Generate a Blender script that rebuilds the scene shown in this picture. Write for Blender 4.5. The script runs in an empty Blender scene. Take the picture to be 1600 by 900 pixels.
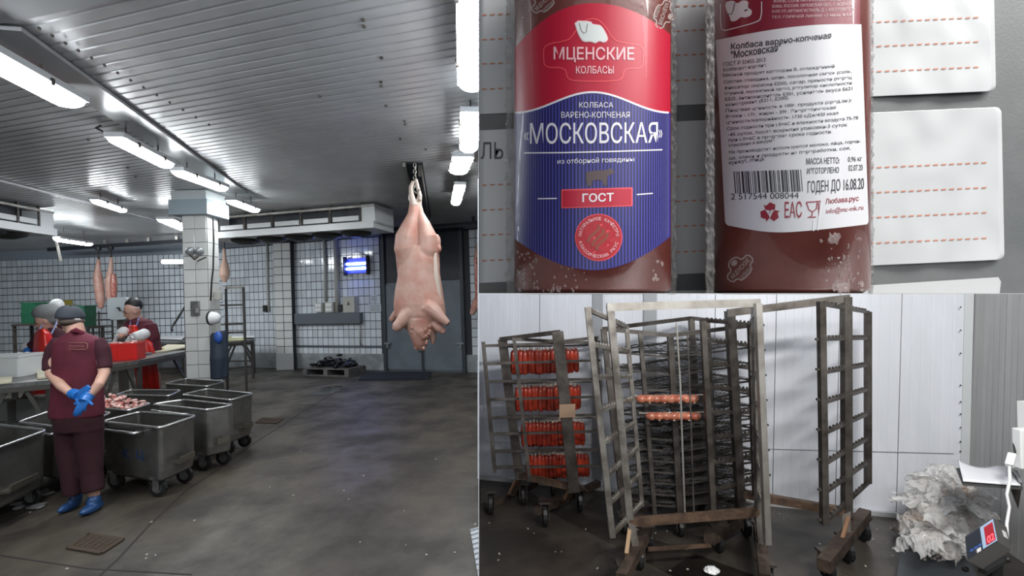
import bpy, bmesh, math, random
from mathutils import Vector, Matrix, noise
R = random.Random(7)
S = bpy.context.scene
COL = S.collection
# ------------------------------------------------------------------ camera
F = 750.0; EYE = 1.8; PX, PY = 800.0, 465.0
ROLL = math.radians(1.72); cr, sr = math.cos(ROLL), math.sin(ROLL)
cam = bpy.data.cameras.new('camera'); cam.sensor_width = 36; cam.lens = 36 * F / 1600
cam.shift_y = 15 / 1600; cam.clip_start = .01; cam.clip_end = 200
co = bpy.data.objects.new('camera', cam); COL.objects.link(co); S.camera = co
co.matrix_world = Matrix(((cr, sr, 0, 0), (0, 0, -1, 0), (-sr, cr, 0, EYE), (0, 0, 0, 1)))
# ------------------------------------------------------------------ world, exposure
w = bpy.data.worlds.new('world'); S.world = w; w.use_nodes = True
w.node_tree.nodes['Background'].inputs[0].default_value = (.75, .82, .9, 1)
w.node_tree.nodes['Background'].inputs[1].default_value = .42
S.view_settings.view_transform = 'Standard'; S.view_settings.look = 'None'
S.view_settings.exposure = 0.0; S.view_settings.gamma = 1
S.cycles.use_denoising = True; S.cycles.max_bounces = 6; S.cycles.diffuse_bounces = 4
S.cycles.sample_clamp_indirect = 4; S.cycles.caustics_reflective = False; S.cycles.caustics_refractive = False

def area_light(name, loc, target, sx, sy, power, col=(1, 1, 1)):
    l = bpy.data.lights.new(name, 'AREA'); l.shape = 'RECTANGLE'; l.size = sx; l.size_y = sy; l.energy = power; l.color = col
    o = bpy.data.objects.new(name, l); COL.objects.link(o); o.location = loc
    o.rotation_euler = (Vector(target) - Vector(loc)).to_track_quat('-Z', 'Y').to_euler()
    return o
KEY_ROOM = area_light('cabin_lamp_light', (1.75, .95, 2.86), (1.6, 3.6, 1.0), .9, .16, 88, (1, .98, .95))
area_light('cabin_fill_light', (1.0, -.2, 2.7), (1.0, 4.0, .9), 1.2, .4, 46, (1, .98, .96))  # added fill from the camera side, brightens racks and cabin wall
area_light('hall_area_light', (-3.5, .8, 3.4), (-3.6, 5.0, 1.2), 2.2, .5, 60, (.9, .95, 1))  # unseen area light without a fixture, aimed into the hall
area_light('hall_wall_fill_light', (-10.5, 9.0, 3.5), (-11, 15, 1.3), 3.0, .5, 110, (.88, .94, 1))  # added unseen fill without a fixture, brightens the left back wall
area_light('board_lamp_light', (.42, -.28, 2.12), (.12, .24, 1.87), .45, .45, 1.75, (1, .99, .98))
area_light('board_fill_light', (-.05, -.35, 1.95), (.1, .24, 1.87), .4, .4, .7, (.95, .97, 1))

# pixel (u,v) of the photo -> world: D at depth Y, P on the horizontal plane z
def D(u, v, Y):
    xc, yc = (u - PX) / F * Y, -(v - PY) / F * Y
    return Vector((xc * cr + yc * sr, Y, EYE - xc * sr + yc * cr))
def P(u, v, z):
    d = D(u, v, 1.0) - Vector((0, 0, EYE)); t = (z - EYE) / d.z
    return Vector((0, 0, EYE)) + d * t

# ------------------------------------------------------------------ materials
MC = {}
def M(name, c, r=.5, m=0.0, c2=None, sc=4, bump=0, bsc=30, coat=0, emit=0, ecol=None, alpha=1, trans=0, detail=4, lo=.4, hi=.6, sss=0, stretch=None, spec=.5, rnd=0, r2=None, world=True):
    if name in MC: return MC[name]
    mt = bpy.data.materials.new(name); mt.use_nodes = True; MC[name] = mt
    nt = mt.node_tree; b = nt.nodes['Principled BSDF']; L = nt.links.new
    b.inputs['Base Color'].default_value = (*c, 1); b.inputs['Roughness'].default_value = r; b.inputs['Metallic'].default_value = m
    b.inputs['Coat Weight'].default_value = coat; b.inputs['Alpha'].default_value = alpha; b.inputs['Transmission Weight'].default_value = trans
    b.inputs['Specular IOR Level'].default_value = spec
    if sss: b.inputs['Subsurface Weight'].default_value = sss; b.inputs['Subsurface Radius'].default_value = (.02, .008, .005)
    if emit: b.inputs['Emission Color'].default_value = (*(ecol or c), 1); b.inputs['Emission Strength'].default_value = emit
    vec = None
    if c2 or bump:
        if world:
            g = nt.nodes.new('ShaderNodeNewGeometry'); vec = g.outputs['Position']
        else:
            g = nt.nodes.new('ShaderNodeTexCoord'); vec = g.outputs['Object']
        if stretch:
            mp = nt.nodes.new('ShaderNodeMapping'); mp.inputs['Scale'].default_value = stretch; L(vec, mp.inputs[0]); vec = mp.outputs[0]
    if c2:
        n = nt.nodes.new('ShaderNodeTexNoise'); n.inputs['Scale'].default_value = sc; n.inputs['Detail'].default_value = detail; n.inputs['Roughness'].default_value = .6
        L(vec, n.inputs['Vector'])
        rp = nt.nodes.new('ShaderNodeValToRGB'); rp.color_ramp.elements[0].position = lo; rp.color_ramp.elements[1].position = hi
        rp.color_ramp.elements[0].color = (*c, 1); rp.color_ramp.elements[1].color = (*c2, 1)
        L(n.outputs['Fac'], rp.inputs[0]); out = rp.outputs[0]
        if r2 is not None:
            mr = nt.nodes.new('ShaderNodeMapRange'); mr.inputs[1].default_value = lo; mr.inputs[2].default_value = hi
            mr.inputs[3].default_value = r; mr.inputs[4].default_value = r2; L(n.outputs['Fac'], mr.inputs[0]); L(mr.outputs[0], b.inputs['Roughness'])
        L(out, b.inputs['Base Color'])
    if rnd:
        oi = nt.nodes.new('ShaderNodeObjectInfo'); g2 = nt.nodes.new('ShaderNodeNewGeometry')
        ad = nt.nodes.new('ShaderNodeMath'); ad.operation = 'ADD'; L(oi.outputs['Random'], ad.inputs[0]); L(g2.outputs['Random Per Island'], ad.inputs[1])
        fr = nt.nodes.new('ShaderNodeMath'); fr.operation = 'FRACT'; L(ad.outputs[0], fr.inputs[0])
        mr = nt.nodes.new('ShaderNodeMapRange'); mr.inputs[3].default_value = 1 - rnd; mr.inputs[4].default_value = 1 + rnd * .3; L(fr.outputs[0], mr.inputs[0])
        mx = nt.nodes.new('ShaderNodeMix'); mx.data_type = 'RGBA'; mx.blend_type = 'MULTIPLY'; mx.inputs[0].default_value = 1
        if b.inputs['Base Color'].links: L(b.inputs['Base Color'].links[0].from_socket, mx.inputs[6])
        else: mx.inputs[6].default_value = (*c, 1)
        L(mr.outputs[0], mx.inputs[7]); L(mx.outputs[2], b.inputs['Base Color'])
    if bump:
        n = nt.nodes.new('ShaderNodeTexNoise'); n.inputs['Scale'].default_value = bsc; n.inputs['Detail'].default_value = 5
        L(vec, n.inputs['Vector']); bp = nt.nodes.new('ShaderNodeBump'); bp.inputs['Strength'].default_value = min(1, bump); bp.inputs['Distance'].default_value = .01 if bsc < 200 else .001
        L(n.outputs['Fac'], bp.inputs['Height']); L(bp.outputs[0], b.inputs['Normal'])
    return mt

# ------------------------------------------------------------------ mesh builder
ORG = {}
class MB:
    def __init__(s): s.v = []; s.f = []; s.smooth = False
    def add(s, vs, fs):
        n = len(s.v); s.v += [Vector(a) for a in vs]; s.f += [tuple(i + n for i in f) for f in fs]; return s
    def box(s, c, size, rot=None, taper=1.0):
        c = Vector(c); hx, hy, hz = [a / 2 for a in size]; vs = []
        for z in (-hz, hz):
            k = taper if z < 0 else 1
            for x, y in ((-hx, -hy), (hx, -hy), (hx, hy), (-hx, hy)):
                p = Vector((x * k, y * k, z)); vs.append(c + (rot @ p if rot else p))
        return s.add(vs, [(3, 2, 1, 0), (4, 5, 6, 7), (0, 1, 5, 4), (1, 2, 6, 5), (2, 3, 7, 6), (3, 0, 4, 7)])
    def beam(s, a, b, w, h, up=(0, 0, 1)):
        a, b = Vector(a), Vector(b); d = (b - a).normalized(); u = Vector(up)
        if abs(d.dot(u)) > .95: u = Vector((0, 1, 0))
        x = d.cross(u).normalized(); y = x.cross(d).normalized(); vs = []
        for p in (a, b):
            for i, j in ((-1, -1), (1, -1), (1, 1), (-1, 1)): vs.append(p + x * w / 2 * i + y * h / 2 * j)
        return s.add(vs, [(3, 2, 1, 0), (4, 5, 6, 7), (0, 1, 5, 4), (1, 2, 6, 5), (2, 3, 7, 6), (3, 0, 4, 7)])
    def tube(s, pts, r, n=8, caps=True):
        pts = [Vector(p) for p in pts]; rs = r if isinstance(r, (list, tuple)) else [r] * len(pts)
        base = len(s.v); prev = None
        for i, p in enumerate(pts):
            d = (pts[min(i + 1, len(pts) - 1)] - pts[max(i - 1, 0)])
            d = d.normalized() if d.length > 1e-9 else Vector((0, 0, 1))
            if prev is None:
                u = Vector((0, 0, 1)) if abs(d.z) < .9 else Vector((0, 1, 0)); x = d.cross(u).normalized()
            else:
                x = (prev - d * prev.dot(d)).normalized()
            prev = x; y = d.cross(x)
            for k in range(n):
                a = 2 * math.pi * k / n; s.v.append(p + (x * math.cos(a) + y * math.sin(a)) * rs[i])
        for i in range(len(pts) - 1):
            for k in range(n):
                a = base + i * n + k; b = base + i * n + (k + 1) % n; s.f.append((a, b, b + n, a + n))
        if caps:
            s.f.append(tuple(base + k for k in reversed(range(n)))); e = base + (len(pts) - 1) * n; s.f.append(tuple(e + k for k in range(n)))
        return s
    def ball(s, c, r, nu=12, nv=8, M3=None):
        c = Vector(c); rr = r if isinstance(r, (tuple, list)) else (r, r, r); base = len(s.v)
        for j in range(nv + 1):
            t = math.pi * j / nv
            for i in range(nu):
                a = 2 * math.pi * i / nu
                p = Vector((rr[0] * math.sin(t) * math.cos(a), rr[1] * math.sin(t) * math.sin(a), rr[2] * math.cos(t)))
                s.v.append(c + (M3 @ p if M3 else p))
        for j in range(nv):
            for i in range(nu):
                a = base + j * nu + i; b = base + j * nu + (i + 1) % nu; s.f.append((a, a + nu, b + nu, b))
        return s
    def lathe(s, c, prof, n=16, axis='z'):
        c = Vector(c); base = len(s.v)
        for rr, z in prof:
            for i in range(n):
                a = 2 * math.pi * i / n; x, y = rr * math.cos(a), rr * math.sin(a)
                s.v.append(c + (Vector((x, y, z)) if axis == 'z' else Vector((x, z, y)) if axis == 'y' else Vector((z, x, y))))
        for j in range(len(prof) - 1):
            for i in range(n):
                a = base + j * n + i; b = base + j * n + (i + 1) % n; s.f.append((a, b, b + n, a + n))
        return s
    def prism(s, poly, d):
        poly = [Vector(p) for p in poly]; d = Vector(d); n = len(poly); b = len(s.v)
        s.v += poly + [p + d for p in poly]; s.f.append(tuple(b + i for i in reversed(range(n)))); s.f.append(tuple(b + n + i for i in range(n)))
        for i in range(n): j = (i + 1) % n; s.f.append((b + i, b + j, b + n + j, b + n + i))
        return s
    def grid(s, fn, nu, nv, thick=None):
        b = len(s.v)
        for j in range(nv + 1):
            for i in range(nu + 1): s.v.append(Vector(fn(i / nu, j / nv)))
        for j in range(nv):
            for i in range(nu): a = b + j * (nu + 1) + i; s.f.append((a, a + 1, a + nu + 2, a + nu + 1))
        return s
    def build(s, name, m, parent=None, origin=None, smooth=None, bevel=0, remesh=0, sm=0, solid=0, sub=0, fix=True, **tagkw):
        if origin is None:
            if parent is not None: origin = ORG[parent.name]
            else:
                xs = [p.x for p in s.v]; ys = [p.y for p in s.v]; zs = [p.z for p in s.v]
                origin = Vector(((min(xs) + max(xs)) / 2, (min(ys) + max(ys)) / 2, min(zs)))
        origin = Vector(origin)
        me = bpy.data.meshes.new(name); me.from_pydata([p - origin for p in s.v], [], s.f); me.update()
        if fix:
            bm = bmesh.new(); bm.from_mesh(me); bmesh.ops.recalc_face_normals(bm, faces=bm.faces); bm.to_mesh(me); bm.free()
        o = bpy.data.objects.new(name, me); COL.objects.link(o)
        for q in (m if isinstance(m, (list, tuple)) else [m]): me.materials.append(q)
        mods = []
        if remesh: md = o.modifiers.new('r', 'REMESH'); md.mode = 'VOXEL'; md.voxel_size = remesh
        if sm: md = o.modifiers.new('s', 'SMOOTH'); md.factor = .5; md.iterations = sm
        if solid: md = o.modifiers.new('t', 'SOLIDIFY'); md.thickness = solid; md.offset = 0
        if sub: md = o.modifiers.new('u', 'SUBSURF'); md.levels = sub; md.render_levels = sub
        if bevel: md = o.modifiers.new('b', 'BEVEL'); md.width = bevel; md.segments = 2; md.limit_method = 'ANGLE'
        if o.modifiers:
            dg = bpy.context.evaluated_depsgraph_get(); nm = bpy.data.meshes.new_from_object(o.evaluated_get(dg))
            o.modifiers.clear(); old = o.data; o.data = nm; bpy.data.meshes.remove(old); nm.name = name
        if smooth or ((remesh or sub) and smooth is None): o.data.polygons.foreach_set('use_smooth', [True] * len(o.data.polygons))
        o.location = origin
        if parent is not None: o.parent = parent; o.location = (origin - ORG[parent.name]) if origin != ORG[parent.name] else (0, 0, 0)
        ORG[o.name] = origin.copy()
        tag(o, **tagkw)
        return o
def tag(o, label=None, cat=None, group=None, kind=None):
    if label: o['label'] = label
    if cat: o['category'] = cat
    if group: o['group'] = group
    if kind: o['kind'] = kind
    return o
def thing(name, loc, label, cat, group=None):
    o = bpy.data.objects.new(name, None); COL.objects.link(o); o.location = loc; o.empty_display_size = .1
    ORG[o.name] = Vector(loc); return tag(o, label, cat, group)
def struct(mb, name, m, parent=None, **k):
    return mb.build(name, m, parent, kind='structure' if parent is None else None, **k)
def piece(name, me, parent, loc, rot=None, m=None):
    o = bpy.data.objects.new(name, me); COL.objects.link(o); o.parent = parent
    o.location = Vector(loc) - ORG[parent.name]
    if rot: o.rotation_euler = rot
    return o
def boxmesh(name, sx, sy, sz, mt, bev=0):
    mb = MB()
    if not bev: mb.box((0, 0, 0), (sx, sy, sz))
    else:   # front (towards -y) chamfered slab
        hx, hy, hz = sx / 2, sy / 2, sz / 2; vs = []
        for y, k in ((hy, 0), (-hy + bev * .5, 0), (-hy, bev)):
            vs += [(-hx + k, y, -hz + k), (hx - k, y, -hz + k), (hx - k, y, hz - k), (-hx + k, y, hz - k)]
        mb.add(vs, [(0, 1, 5, 4), (1, 2, 6, 5), (2, 3, 7, 6), (3, 0, 4, 7), (4, 5, 9, 8), (5, 6, 10, 9), (6, 7, 11, 10), (7, 4, 8, 11), (8, 9, 10, 11), (3, 2, 1, 0)])
    me = bpy.data.meshes.new(name); me.from_pydata(mb.v, [], mb.f); me.materials.append(mt)
    bm = bmesh.new(); bm.from_mesh(me); bmesh.ops.recalc_face_normals(bm, faces=bm.faces); bm.to_mesh(me); bm.free(); return me

# palette
m_steel = M('brushed_steel', (.33, .33, .32), .38, .85, c2=(.2, .2, .19), sc=6, bump=.15, bsc=60)
m_rim = M('polished_steel_rim', (.55, .56, .55), .25, .9)
m_darksteel = M('dark_greased_steel', (.05, .045, .042), .5, .5, c2=(.1, .085, .075), sc=9)
m_rack = M('smoke_stained_steel', (.16, .145, .13), .42, .7, c2=(.06, .05, .043), sc=7, lo=.35, hi=.65)
m_rackl = M('light_worn_steel', (.5, .48, .44), .35, .7, c2=(.26, .23, .2), sc=5, lo=.4, hi=.75)
m_rust = M('rusty_brown_steel', (.075, .048, .034), .6, .4, c2=(.16, .1, .065), sc=14)
m_rust2 = M('dark_greasy_beam', (.045, .032, .025), .55, .4, c2=(.1, .07, .052), sc=12)
m_black = M('black_rubber', (.012, .012, .013), .5)
m_white = M('white_painted_metal', (.72, .74, .74), .4)
m_whitepl = M('white_plastic', (.82, .83, .83), .35)
m_grout = M('dark_grout', (.045, .05, .058), .8)
m_tile = M('white_glazed_tile', (.74, .79, .83), .1, coat=.3, rnd=.16)
m_tile2 = M('pillar_glazed_tile', (.72, .73, .7), .12, coat=.3, rnd=.1)
m_plinth = M('grey_painted_plinth', (.36, .39, .4), .5, c2=(.22, .24, .25), sc=2.5)
m_skin = M('skin', (.56, .33, .25), .5, sss=.1)
m_cable = M('dark_cable', (.02, .02, .022), .5)
# ================================================================== HALL SHELL
ZC = 3.7
m_floor = M('stained_concrete_floor', (.03, .025, .019), .6, c2=(.088, .075, .058), sc=1.3, bump=.5, bsc=6, detail=12, lo=.38, hi=.6, r2=.4)
struct(MB().box((-7, 7.5, -.05), (24, 21, .1)), 'floor', m_floor)
m_joint = M('dark_floor_joint', (.02, .018, .016), .8)
def strip(pts, wd, name, m=m_joint, z=.002):
    mb = MB(); ps = [P(u, v, 0) for u, v in pts]
    for a, b in zip(ps, ps[1:]):
        n = (b - a).cross(Vector((0, 0, 1))).normalized() * wd / 2; up = Vector((0, 0, z))
        mb.prism([a - n, b - n, b + n, a + n], up)
    return struct(mb, name, m)
strip([(535, 606), (470, 645), (436, 668), (390, 697), (335, 738), (292, 765), (232, 822), (186, 872), (150, 905)], .018, 'floor_joint')
strip([(0, 868), (60, 877), (140, 889), (300, 898)], .012, 'floor_joint')
# ceiling of ribbed panels (ribs run along rd)
rd = Vector((.966, -.26, 0)); pd = Vector((.26, .966, 0))
m_ceil = M('ceiling_panel_metal', (.56, .575, .58), .3, .2, c2=(.48, .49, .5), sc=1.5)
cm = MB(); pitch = .105; prof = []
y = -2.0
while y < 21:
    prof += [(y, 0), (y + pitch * .72, 0), (y + pitch * .8, .007), (y + pitch * .92, .007)]; y += pitch
o0 = Vector((-7, 0, ZC)); b = len(cm.v)
for a, h in prof:
    for s_ in (-16, 14): cm.v.append(o0 + pd * a + rd * s_ + Vector((0, 0, h)))
for i in range(len(prof) - 1): cm.f.append((b + 2 * i, b + 2 * i + 1, b + 2 * i + 3, b + 2 * i + 2))
ceil = struct(cm, 'ceiling', m_ceil, fix=False, origin=(-7, 6, ZC))
struct(MB().box((-7, 8, ZC + .2), (34, 30, .05)), 'ceiling_slab', m_ceil)
# smooth steel trim along the first lamp row, and the thinner one further left
m_trim = M('smooth_ceiling_trim', (.6, .61, .62), .25, .5)
def ceil_strip(a, bb, wd, name, m, th=.03, z=ZC):
    A = P(a[0], a[1], z); B = P(bb[0], bb[1], z); n = (B - A).cross(Vector((0, 0, 1))).normalized() * wd / 2
    return struct(MB().prism([A - n, B - n, B + n, A + n], (0, 0, -th)), name, m)
t_ = ceil_strip((-10, 38), (372, 300), .3, 'ceiling_trim', m_trim, z=ZC - .01)
ceil_strip((-20, 276), (250, 345), .07, 'ceiling_trim', m_trim, z=ZC - .01)
mb = MB()
for i in range(14):
    q = P(40 + i * 21, 42 + 240 / 350 * i * 17, ZC - .012); mb.ball(q + Vector((.09, 0, -.012)), .012, 6, 4)
mb.build('rivet', m_darksteel, t_, kind='stuff')
mb = MB()
for u, v in ((568, 31), (569, 41), (596, 90), (595, 128), (596, 134), (603, 165), (632, 189), (633, 194), (625, 217), (665, 233), (500, 150), (138, 218), (200, 262), (212, 276), (268, 303)):
    mb.ball(P(u, v, ZC - .004), .016, 6, 4)
mb.build('bolt_head', m_darksteel, ceil, kind='stuff')
# dark inspection panel in the ceiling near the camera
mb = MB(); A = [P(-60, -40, ZC), P(-30, 36, ZC), P(30, 28, ZC), P(215, -12, ZC), P(240, -40, ZC)]
struct(mb.prism(A, (0, 0, -.02)), 'ceiling_trim', M('dull_ceiling_panel', (.3, .31, .32), .5))

# walls of the hall
def wall_tiles(wall, A, B, z0, z1, tw, th, limit, skip, near_first=True, mt=m_tile, seed=1, gap=.017):
    d = (B - A); Ln = d.length; d.normalize(); nrm = Vector((d.y, -d.x, 0))
    ang = math.atan2(d.y, d.x); cells = []
    nx = int(Ln / tw); nz = int((z1 - z0) / th + .5)
    for i in range(nx):
        for j in range(nz):
            c = A + d * (i + .5) * tw + Vector((0, 0, z1 - (j + .5) * th))
            c.z = z1 - (j + .5) * th
            if skip and skip(c): continue
            cells.append(c + nrm * .004)
    cells.sort(key=lambda c: c.y)
    me = boxmesh('tile', tw - gap, .012, th - gap, mt, .003)
    for c in cells[:limit]: piece('tile', me, wall, c, (0, 0, ang))
    rest = cells[limit:]
    if rest:
        mb = MB(); rot = Matrix.Rotation(ang, 3, 'Z')
        for c in rest:
            for p in [c]:
                hx, hz = (tw - gap) / 2, (th - gap) / 2
                vs = [c + rot @ Vector((x, -.006, z)) for x, z in ((-hx, -hz), (hx, -hz), (hx, hz), (-hx, hz))] + [c + rot @ Vector((x, .006, z)) for x, z in ((-hx, -hz), (hx, -hz), (hx, hz), (-hx, hz))]
                mb.add(vs, [(0, 1, 2, 3), (0, 4, 5, 1), (1, 5, 6, 2), (2, 6, 7, 3), (3, 7, 4, 0)])
        mb.build('tile', mt, wall, kind='stuff')
def wall(name, A, B, z1, th=.2, m=m_grout):
    d = (B - A).normalized(); n = Vector((-d.y, d.x, 0)) * th
    return struct(MB().prism([Vector((A.x, A.y, 0)), Vector((B.x, B.y, 0)), Vector((B.x, B.y, 0)) + n, Vector((A.x, A.y, 0)) + n], (0, 0, z1)), name, m, origin=(A.x, A.y, 0))
K0 = P(352, 573, 0); K1 = P(728, 581.5, 0); dw = (K1 - K0).normalized(); KE = K1 + dw * 4.2   # right part of the back wall
def on_wall(u, v, off=0):      # point of the right back wall seen at pixel (u,v), moved off towards the hall
    d = D(u, v, 1.0) - Vector((0, 0, EYE)); n = Vector((dw.y, -dw.x, 0))
    t = (K0 + n * off).dot(n) / d.dot(n) ; return Vector((0, 0, EYE)) + d * t
nw = Vector((dw.y, -dw.x, 0)); angw = math.atan2(dw.y, dw.x)
wr = wall('wall_back', K0, KE, ZC)
dl = on_wall(601, 500); dr = on_wall(728, 500)
def skipr(c):
    t = (c - K0).dot(dw); a = (dl - K0).dot(dw); bq = (dr - K0).dot(dw)
    return a - .09 < t < bq + .09
wall_tiles(wr, K0, KE, .44, 3.5, .17, .22, 300, skipr)
struct(MB().prism([K0 + nw * 0, K1 + dw * 4 + nw * 0, K1 + dw * 4 + nw * .014, K0 + nw * .014], (0, 0, .43)), 'baseboard_back', m_plinth)
# left part, nearly parallel to the picture
G0 = Vector((-19.5, 15.1, 0)); G1 = Vector((K0.x + .1, K0.y + .12, 0)); 
gl = wall('wall_back_left', G0, G1, ZC)
wall_tiles(gl, G0, G1, .44, 3.42, .17, .215, 0, None, gap=.022)
m_band = M('blue_grey_band', (.3, .34, .39), .5)
struct(MB().prism([G0 + Vector((0, -.012, 3.42)), G1 + Vector((0, -.012, 3.42)), G1 + Vector((0, .01, 3.42)), G0 + Vector((0, .01, 3.42))], (0, 0, .28)), 'trim_6', m_band)
struct(MB().prism([K0 + nw * .012 + Vector((0, 0, 3.52)), KE + nw * .012 + Vector((0, 0, 3.52)), KE + Vector((0, 0, 3.52)), K0 + Vector((0, 0, 3.52))], (0, 0, .18)), 'trim_7', m_band)
struct(MB().prism([G0, G1, G1 + Vector((0, -.02, 0)), G0 + Vector((0, -.02, 0))], (0, 0, .43)), 'baseboard_back_left', m_plinth)
# tiled pilaster in the left part and the lower dark plinth beside the pillar
def pilaster(u0, u1, vbot, depth, name, tiles=True):
    Y = EYE * F / (vbot - (PY - (u0 - 800) * .03)); a = D(u0, 500, Y); b2 = D(u1, 500, Y)
    a.z = b2.z = 0; d = (b2 - a).normalized(); n = Vector((-d.y, d.x, 0))
    o = struct(MB().prism([a, b2, b2 + n * depth, a + n * depth], (0, 0, ZC)), name, m_grout, origin=(a.x, a.y, 0))
    return o, a, b2
pl, a, b2 = pilaster(96, 121, 572, .8, 'pilaster')
wall_tiles(pl, a, b2, .44, 3.42, (b2 - a).length / 3, .215, 300, None)
pr, a, b2 = pilaster(430, 457, 578, .6, 'pilaster')
wall_tiles(pr, a, b2, .46, 3.5, (b2 - a).length / 2, .22, 300, None, mt=m_tile2)
struct(MB().prism([a + Vector((0, -.012, 0)), b2 + Vector((0, -.012, 0)), b2, a], (0, 0, .45)), 'trim_1', M('pale_plinth', (.45, .47, .47), .5))
# side walls, mostly out of view
struct(MB().box((-19.4, 7, ZC / 2), (.2, 17, ZC)), 'wall_left', M('pale_wall_paint', (.5, .52, .53), .5))
struct(MB().box((4.9, 4.7, ZC / 2), (.2, 12, ZC)), 'wall_right', MC['pale_wall_paint'])
# dark grey wainscot behind the pillar
q = MB(); A = Vector((-13.2, 14.6, 0)); 
struct(MB().box((-9.6, 14.2, .72), (1.9, .05, .5)), 'wall_panel_strip', M('dark_grey_wainscot', (.1, .11, .12), .5))

# double door with dark panel above
m_door = M('grey_painted_door', (.17, .2, .225), .42, c2=(.14, .165, .19), sc=2)
m_dark = M('dark_panel_black', (.02, .024, .032), .45)
m_dframe = M('dark_door_frame', (.045, .055, .065), .5)
dz0 = on_wall(605, 442).z
dl0, dr0 = Vector((dl.x, dl.y, 0)), Vector((dr.x, dr.y, 0))
door = struct(MB().prism([dl0 + nw * .01, dr0 + nw * .01, dr0 + nw * .03, dl0 + nw * .03], (0, 0, dz0)), 'door_1', m_door, origin=dl0)
mid = dl0 + (dr0 - dl0) * .475
for a, b2, nm in ((dl0 + dw * .09, mid - dw * .012, 'door_leaf'), (mid + dw * .012, dr0 - dw * .09, 'door_leaf')):
    MB().prism([a + nw * .03 + Vector((0, 0, .04)), b2 + nw * .03 + Vector((0, 0, .04)), b2 + nw * .06 + Vector((0, 0, .04)), a + nw * .06 + Vector((0, 0, .04))], (0, 0, dz0 - .1)).build(nm, m_door, door)
for a in (dl0, dr0 - dw * .09): MB().prism([a + nw * .02, a + dw * .09 + nw * .02, a + dw * .09 + nw * .1, a + nw * .1], (0, 0, on_wall(600, 362).z)).build('frame', m_dframe, door)
for q in (dl0 + dw * .13, dr0 - dw * .13):
    MB().box(q + nw * .1 + Vector((0, 0, .72)), (.16, .06, .05)).box(q + nw * .1 + Vector((0, 0, .67)), (.05, .05, .14)).build('hinge', M('hinge_steel', (.25, .27, .28), .4, .6), door)
MB().box(mid + nw * .08 + Vector((0, 0, .52)), (.16, .04, .025)).box(mid + nw * .08 + dw * .04 + Vector((0, 0, .25)), (.03, .04, .5)).build('bolt', m_dframe, door)
struct(MB().prism([dl0 + nw * .03 + Vector((0, 0, dz0)), dr0 + nw * .03 + Vector((0, 0, dz0)), dr0 + nw * .05 + Vector((0, 0, dz0)), dl0 + nw * .05 + Vector((0, 0, dz0))], (0, 0, on_wall(600, 364).z - dz0)), 'trim_2', m_dark)

# square tiled pillar with blue grey capital
YP = 7.85; a = D(291, 560, YP); b2 = D(329, 560, YP); c2_ = D(346, 560, YP + .34)
a.z = b2.z = c2_.z = 0; d4 = a + (c2_ - b2)
pil = struct(MB().prism([a, b2, c2_, d4], (0, 0, ZC)), 'pillar', m_grout, origin=a)
ptw = (b2 - a).length
wall_tiles(pil, a, b2, .1, 3.3, ptw / 2, .222, 60, None, mt=m_tile2, gap=.008)
sd = (c2_ - b2); wall_tiles(pil, b2, c2_, .1, 3.3, sd.length / 2, .222, 60, None, mt=m_tile2, gap=.008)
m_cap = M('blue_grey_capital', (.38, .46, .5), .45)
cc = (a + c2_) / 2; ang = math.atan2((b2 - a).y, (b2 - a).x); rot = Matrix.Rotation(ang, 3, 'Z')
struct(MB().box(cc + Vector((0, 0, 3.42)), (.62, .6, .24), rot), 'pillar_capital', m_cap)
struct(MB().box(cc + Vector((0, 0, 3.6)), (.56, .54, .18), rot), 'pillar_capital', M('pale_capital_top', (.6, .65, .66), .5))

# lamps
LAMPC = (.93, .97, 1)
m_lamp = M('lit_lamp_diffuser', (1, 1, 1), .4, emit=42, ecol=LAMPC)
m_lampb = M('lamp_housing', (.5, .52, .54), .4)
def lamp(u0, v0, u1, v1, z, wd, label, name='ceiling_lamp', em=None, ext=0):
    A = P(u0, v0, z); B = P(u1, v1, z); d = (B - A).normalized(); A = A - d * ext
    c = (A + B) / 2; t = thing(name, (c.x, c.y, ZC), label, 'lamp', 'fluorescent lamps on the hall ceiling')
    n = d.cross(Vector((0, 0, 1))).normalized() * wd / 2; Ln = (B - A).length; mb = MB(); pr = []
    for k in range(7): 
        an = math.pi * k / 6; pr.append((math.cos(an), -math.sin(an)))
    pts = []
    for q, e in ((A, 0), (A + d * .05, 1), (B - d * .05, 1), (B, 0)):
        s = 1 if e else .8; pts.append([q + n * x * s + Vector((0, 0, h * .06 * s)) for x, h in pr])
    b = 0
    for row in pts: mb.v += row
    for j in range(3):
        for i in range(6): k = j * 7 + i; mb.f.append((k, k + 1, k + 8, k + 7))
    mb.f.append(tuple(range(7))); mb.f.append(tuple(range(21, 28)))
    mb.build('diffuser', em or m_lamp, t, smooth=False)
    MB().prism([A - n * 1.05, B - n * 1.05, B + n * 1.05, A + n * 1.05], (0, 0, .05)).build('housing', m_lampb, t)
    mb = MB()
    for f in (.2, .8):
        q = A + (B - A) * f; mb.tube([q + Vector((0, 0, .04)), Vector((q.x, q.y, ZC))], .008, 6)
    mb.build('hanger', m_darksteel, t, kind='stuff')
    mb = MB()
    for f in (.25, .75):
        for sgn in (-1, 1): q = A + (B - A) * f + n * 1.0 * sgn; mb.box(q + Vector((0, 0, .0)), (.03, .03, .05))
    mb.build('clip', m_darksteel, t, kind='stuff')
    return t
lamp(2, 100, 113, 160, 3.5, .24, 'brightest ceiling lamp cut by the top left frame edge', ext=.9)
lamp(178, 214, 262, 257, 3.5, .17, 'ceiling lamp second along the steel trim, with its hanging cable')
lamp(276, 267, 349, 294, 3.5, .17, 'ceiling lamp third along the steel trim, just before the pillar top')
lamp(360, 313, 400, 328, 3.5, .17, 'ceiling lamp at the end of the steel trim, above the right cooler')
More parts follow.
